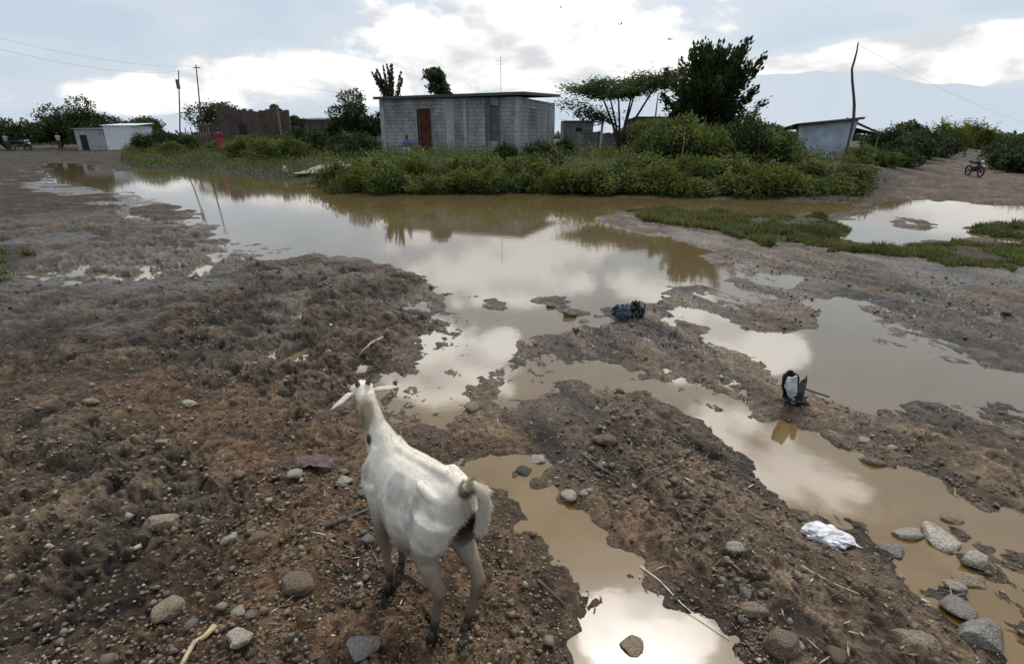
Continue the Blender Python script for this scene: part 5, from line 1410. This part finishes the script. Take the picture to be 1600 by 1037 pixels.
# squashed dark bag at the pond edge
x, y = at(980, 494, .03); z = max(gz(x, y), 0)
rt = empty('crumpled_bag', (x, y, z)); tag(rt, 'squashed dark blue-black plastic bag at the edge of the pond', 'bag')
a = link('lump', crumple(3, .095, .07, .085, .35), M['bluebag'], rt); a.location = (-.06, 0, .04)
a = link('lump', crumple(5, .075, .07, .12, .35), M['blackbag'], rt); a.location = (.075, 0, .045)
sheetbag([[(-.13, -.07, .10), (-.06, -.10, .12), (.01, -.08, .10)], [(-.13, -.09, .05), (-.06, -.11, .06), (.02, -.10, .04)], [(-.10, -.10, .0), (-.05, -.12, .0), (.0, -.10, .0)]], 'flap', M['bluebag'], rt, seed=6)
MB().tube([(.07, -.06, .12), (.12, -.05, .17), (.165, -.02, .13), (.16, -.03, .05), (.13, -.06, .01)], .007, 6).build('handle', M['blackbag'], rt, True)
# crumpled white plastic by the channel
x, y = at(1296, 836, .04); z = max(gz(x, y), 0)
rt = empty('white_litter', (x, y, z)); tag(rt, 'crumpled white plastic sheet lying on the bank of the right channel', 'litter')
a = link('lump', crumple(12, .10, .065, .040, .22, 4, 4), M['whitebag'], rt); a.location = (-.01, .01, .012); a.rotation_euler = (0, 0, -.4)
sheetbag([[(-.11, .05, .02), (-.03, .07, .05), (.05, .05, .03)], [(-.08, .0, .03), (.0, .01, .055), (.09, -.01, .03)], [(-.03, -.06, .01), (.04, -.06, .03), (.12, -.06, .01)]], 'fold', M['whitebag'], rt, wr=.009, seed=4)
# small white bag on the far bank, rag and sand heap
Y = 25; x = X_at(443, Y); o = link('white_bag', crumple(20, .10, .08, .22, .3), M['whitebag']); o.location = (x, Y, gz(x, Y)+.10); tag(o, 'small white plastic bag standing in the green left bank', 'bag')
x, y = at(492, 728, .05); rg = sheetbag([[(-.10, .05, .02), (0, .06, .035), (.09, .04, .02)], [(-.11, 0, .035), (0, .0, .03), (.10, .0, .03)], [(-.08, -.05, .012), (.01, -.05, .03), (.11, -.05, .01)]], 'muddy_rag', M['purple'], None, .004, .009, 9)
rg.location = (x, y, gz(x, y)+.012); tag(rg, 'muddy purple-brown rag trodden into the mud left of the goat', 'rag')
def heap():
    x, Y = X_at(525, 24.5), 24.5; V = []; F = []; n = 40
    for j in range(n+1):
        for i in range(n+1):
            u = i/n*2-1; v = j/n*2-1; d = sqrt(u*u+v*v); h = max(0, 1-d)**.8*(.42)+.1*(mnoise.noise(Vector((u*3, v*3, 0))))*max(0, 1-d)
            V.append((u*1.5, v*1.3, h-.04))
    for j in range(n):
        for i in range(n): a = j*(n+1)+i; F.append((a, a+1, a+n+2, a+n+1))
    o = link('sand_heap', npmesh('sand_heap', V, F, True), M['sand']); o.location = (x, Y, gz(x, Y)); tag(o, 'low heap of pale sand on the bank left of the thicket', 'sand heap')
heap()
def stick(pxs, r, m, label, name='stick', z=.06, lift=.01, cat='stick'):
    P = []
    for px, py in pxs:
        x, y = at(px, py, z); P.append((x, y, max(gz(x, y), 0)+lift))
    x0, y0, z0 = P[0]
    rad = [r*(1-.35*i/(len(P)-1)) for i in range(len(P))]
    tag(MB().tube(P, rad, 8, jit=.1).build(name, m, None, True), label, cat)
stick([(562,547),(580,537),(598,526)], .012, M['woodpale'], 'short pale stick lying on the churned mud behind the goat', lift=.025)
stick([(338,984),(322,1000),(306,1010),(294,1028),(284,1050)], .011, M['woodpale'], 'bent pale root at the bottom left', 'root', lift=.012)
stick([(235,975),(262,950)], .003, M['woodpale'], 'thin straw lying left of the rounded tan stone', 'straw', lift=.012)
stick([(840,900),(858,912),(885,935)], .006, M['wood'], 'thin dark twig on the left bank of the near puddle', 'twig', lift=.012)
stick([(510,826),(545,812),(580,792)], .011, M['wood'], 'thick brown stick among the pebbles left of the goat', lift=.012)
stick([(1252,602),(1275,610),(1296,618)], .010, M['wood'], 'dark stick poking out behind the torn bag', lift=.03)
stick([(905,700),(935,725),(965,748)], .006, M['wood'], 'dark twig across the middle ridge', 'twig', lift=.018)
stick([(1060,735),(1015,752),(985,770)], .005, M['red'] if False else M['wood'], 'reddish twig in the litter on the middle ridge', 'twig', lift=.02)
stick([(1000,885),(1030,912),(1062,945),(1095,970),(1140,1000)], .0022, M['white'], 'thin white plastic strip along the right edge of the near puddle', 'plastic_strip', z=.0, lift=.004, cat='litter')
stick([(1250,890),(1300,918),(1340,940)], .004, M['woodpale'], 'long pale straw on the lower right ridge', 'straw', lift=.02)
stick([(1495,935),(1488,905)], .002, M['woodpale'], 'thin pale stalk leaning beside the drowned grey stone', 'straw', lift=.02)
# birds
for px, py, Y, lab in ((970, 38, 60, 'dark bird flying above the house, left of the big cloud'), (1046, 62, 60, 'small dark bird flying left of the tall dark tree'), (876, 12, 75, 'tiny dark bird high above the house near the top edge')):
    x, y, z = atY(px, py, Y); b = empty('bird', (x, y, z), random.uniform(0, 3)); tag(b, lab, 'bird')
    MB().tube([(-.16, 0, 0), (-.05, 0, .01), (.08, 0, .02), (.14, 0, .03)], [.015, .05, .045, .012], 8).build('body', M['blackbag'], b, True)
    for s in (-1, 1): MB().quad((.06, s*.03, .02), (-.06, s*.03, .02), (-.08, s*.26, .13), (.03, s*.24, .13)).quad((.03, s*.24, .13), (-.08, s*.26, .13), (-.12, s*.46, .06), (-.06, s*.45, .06)).build('wing', M['blackbag'], b)
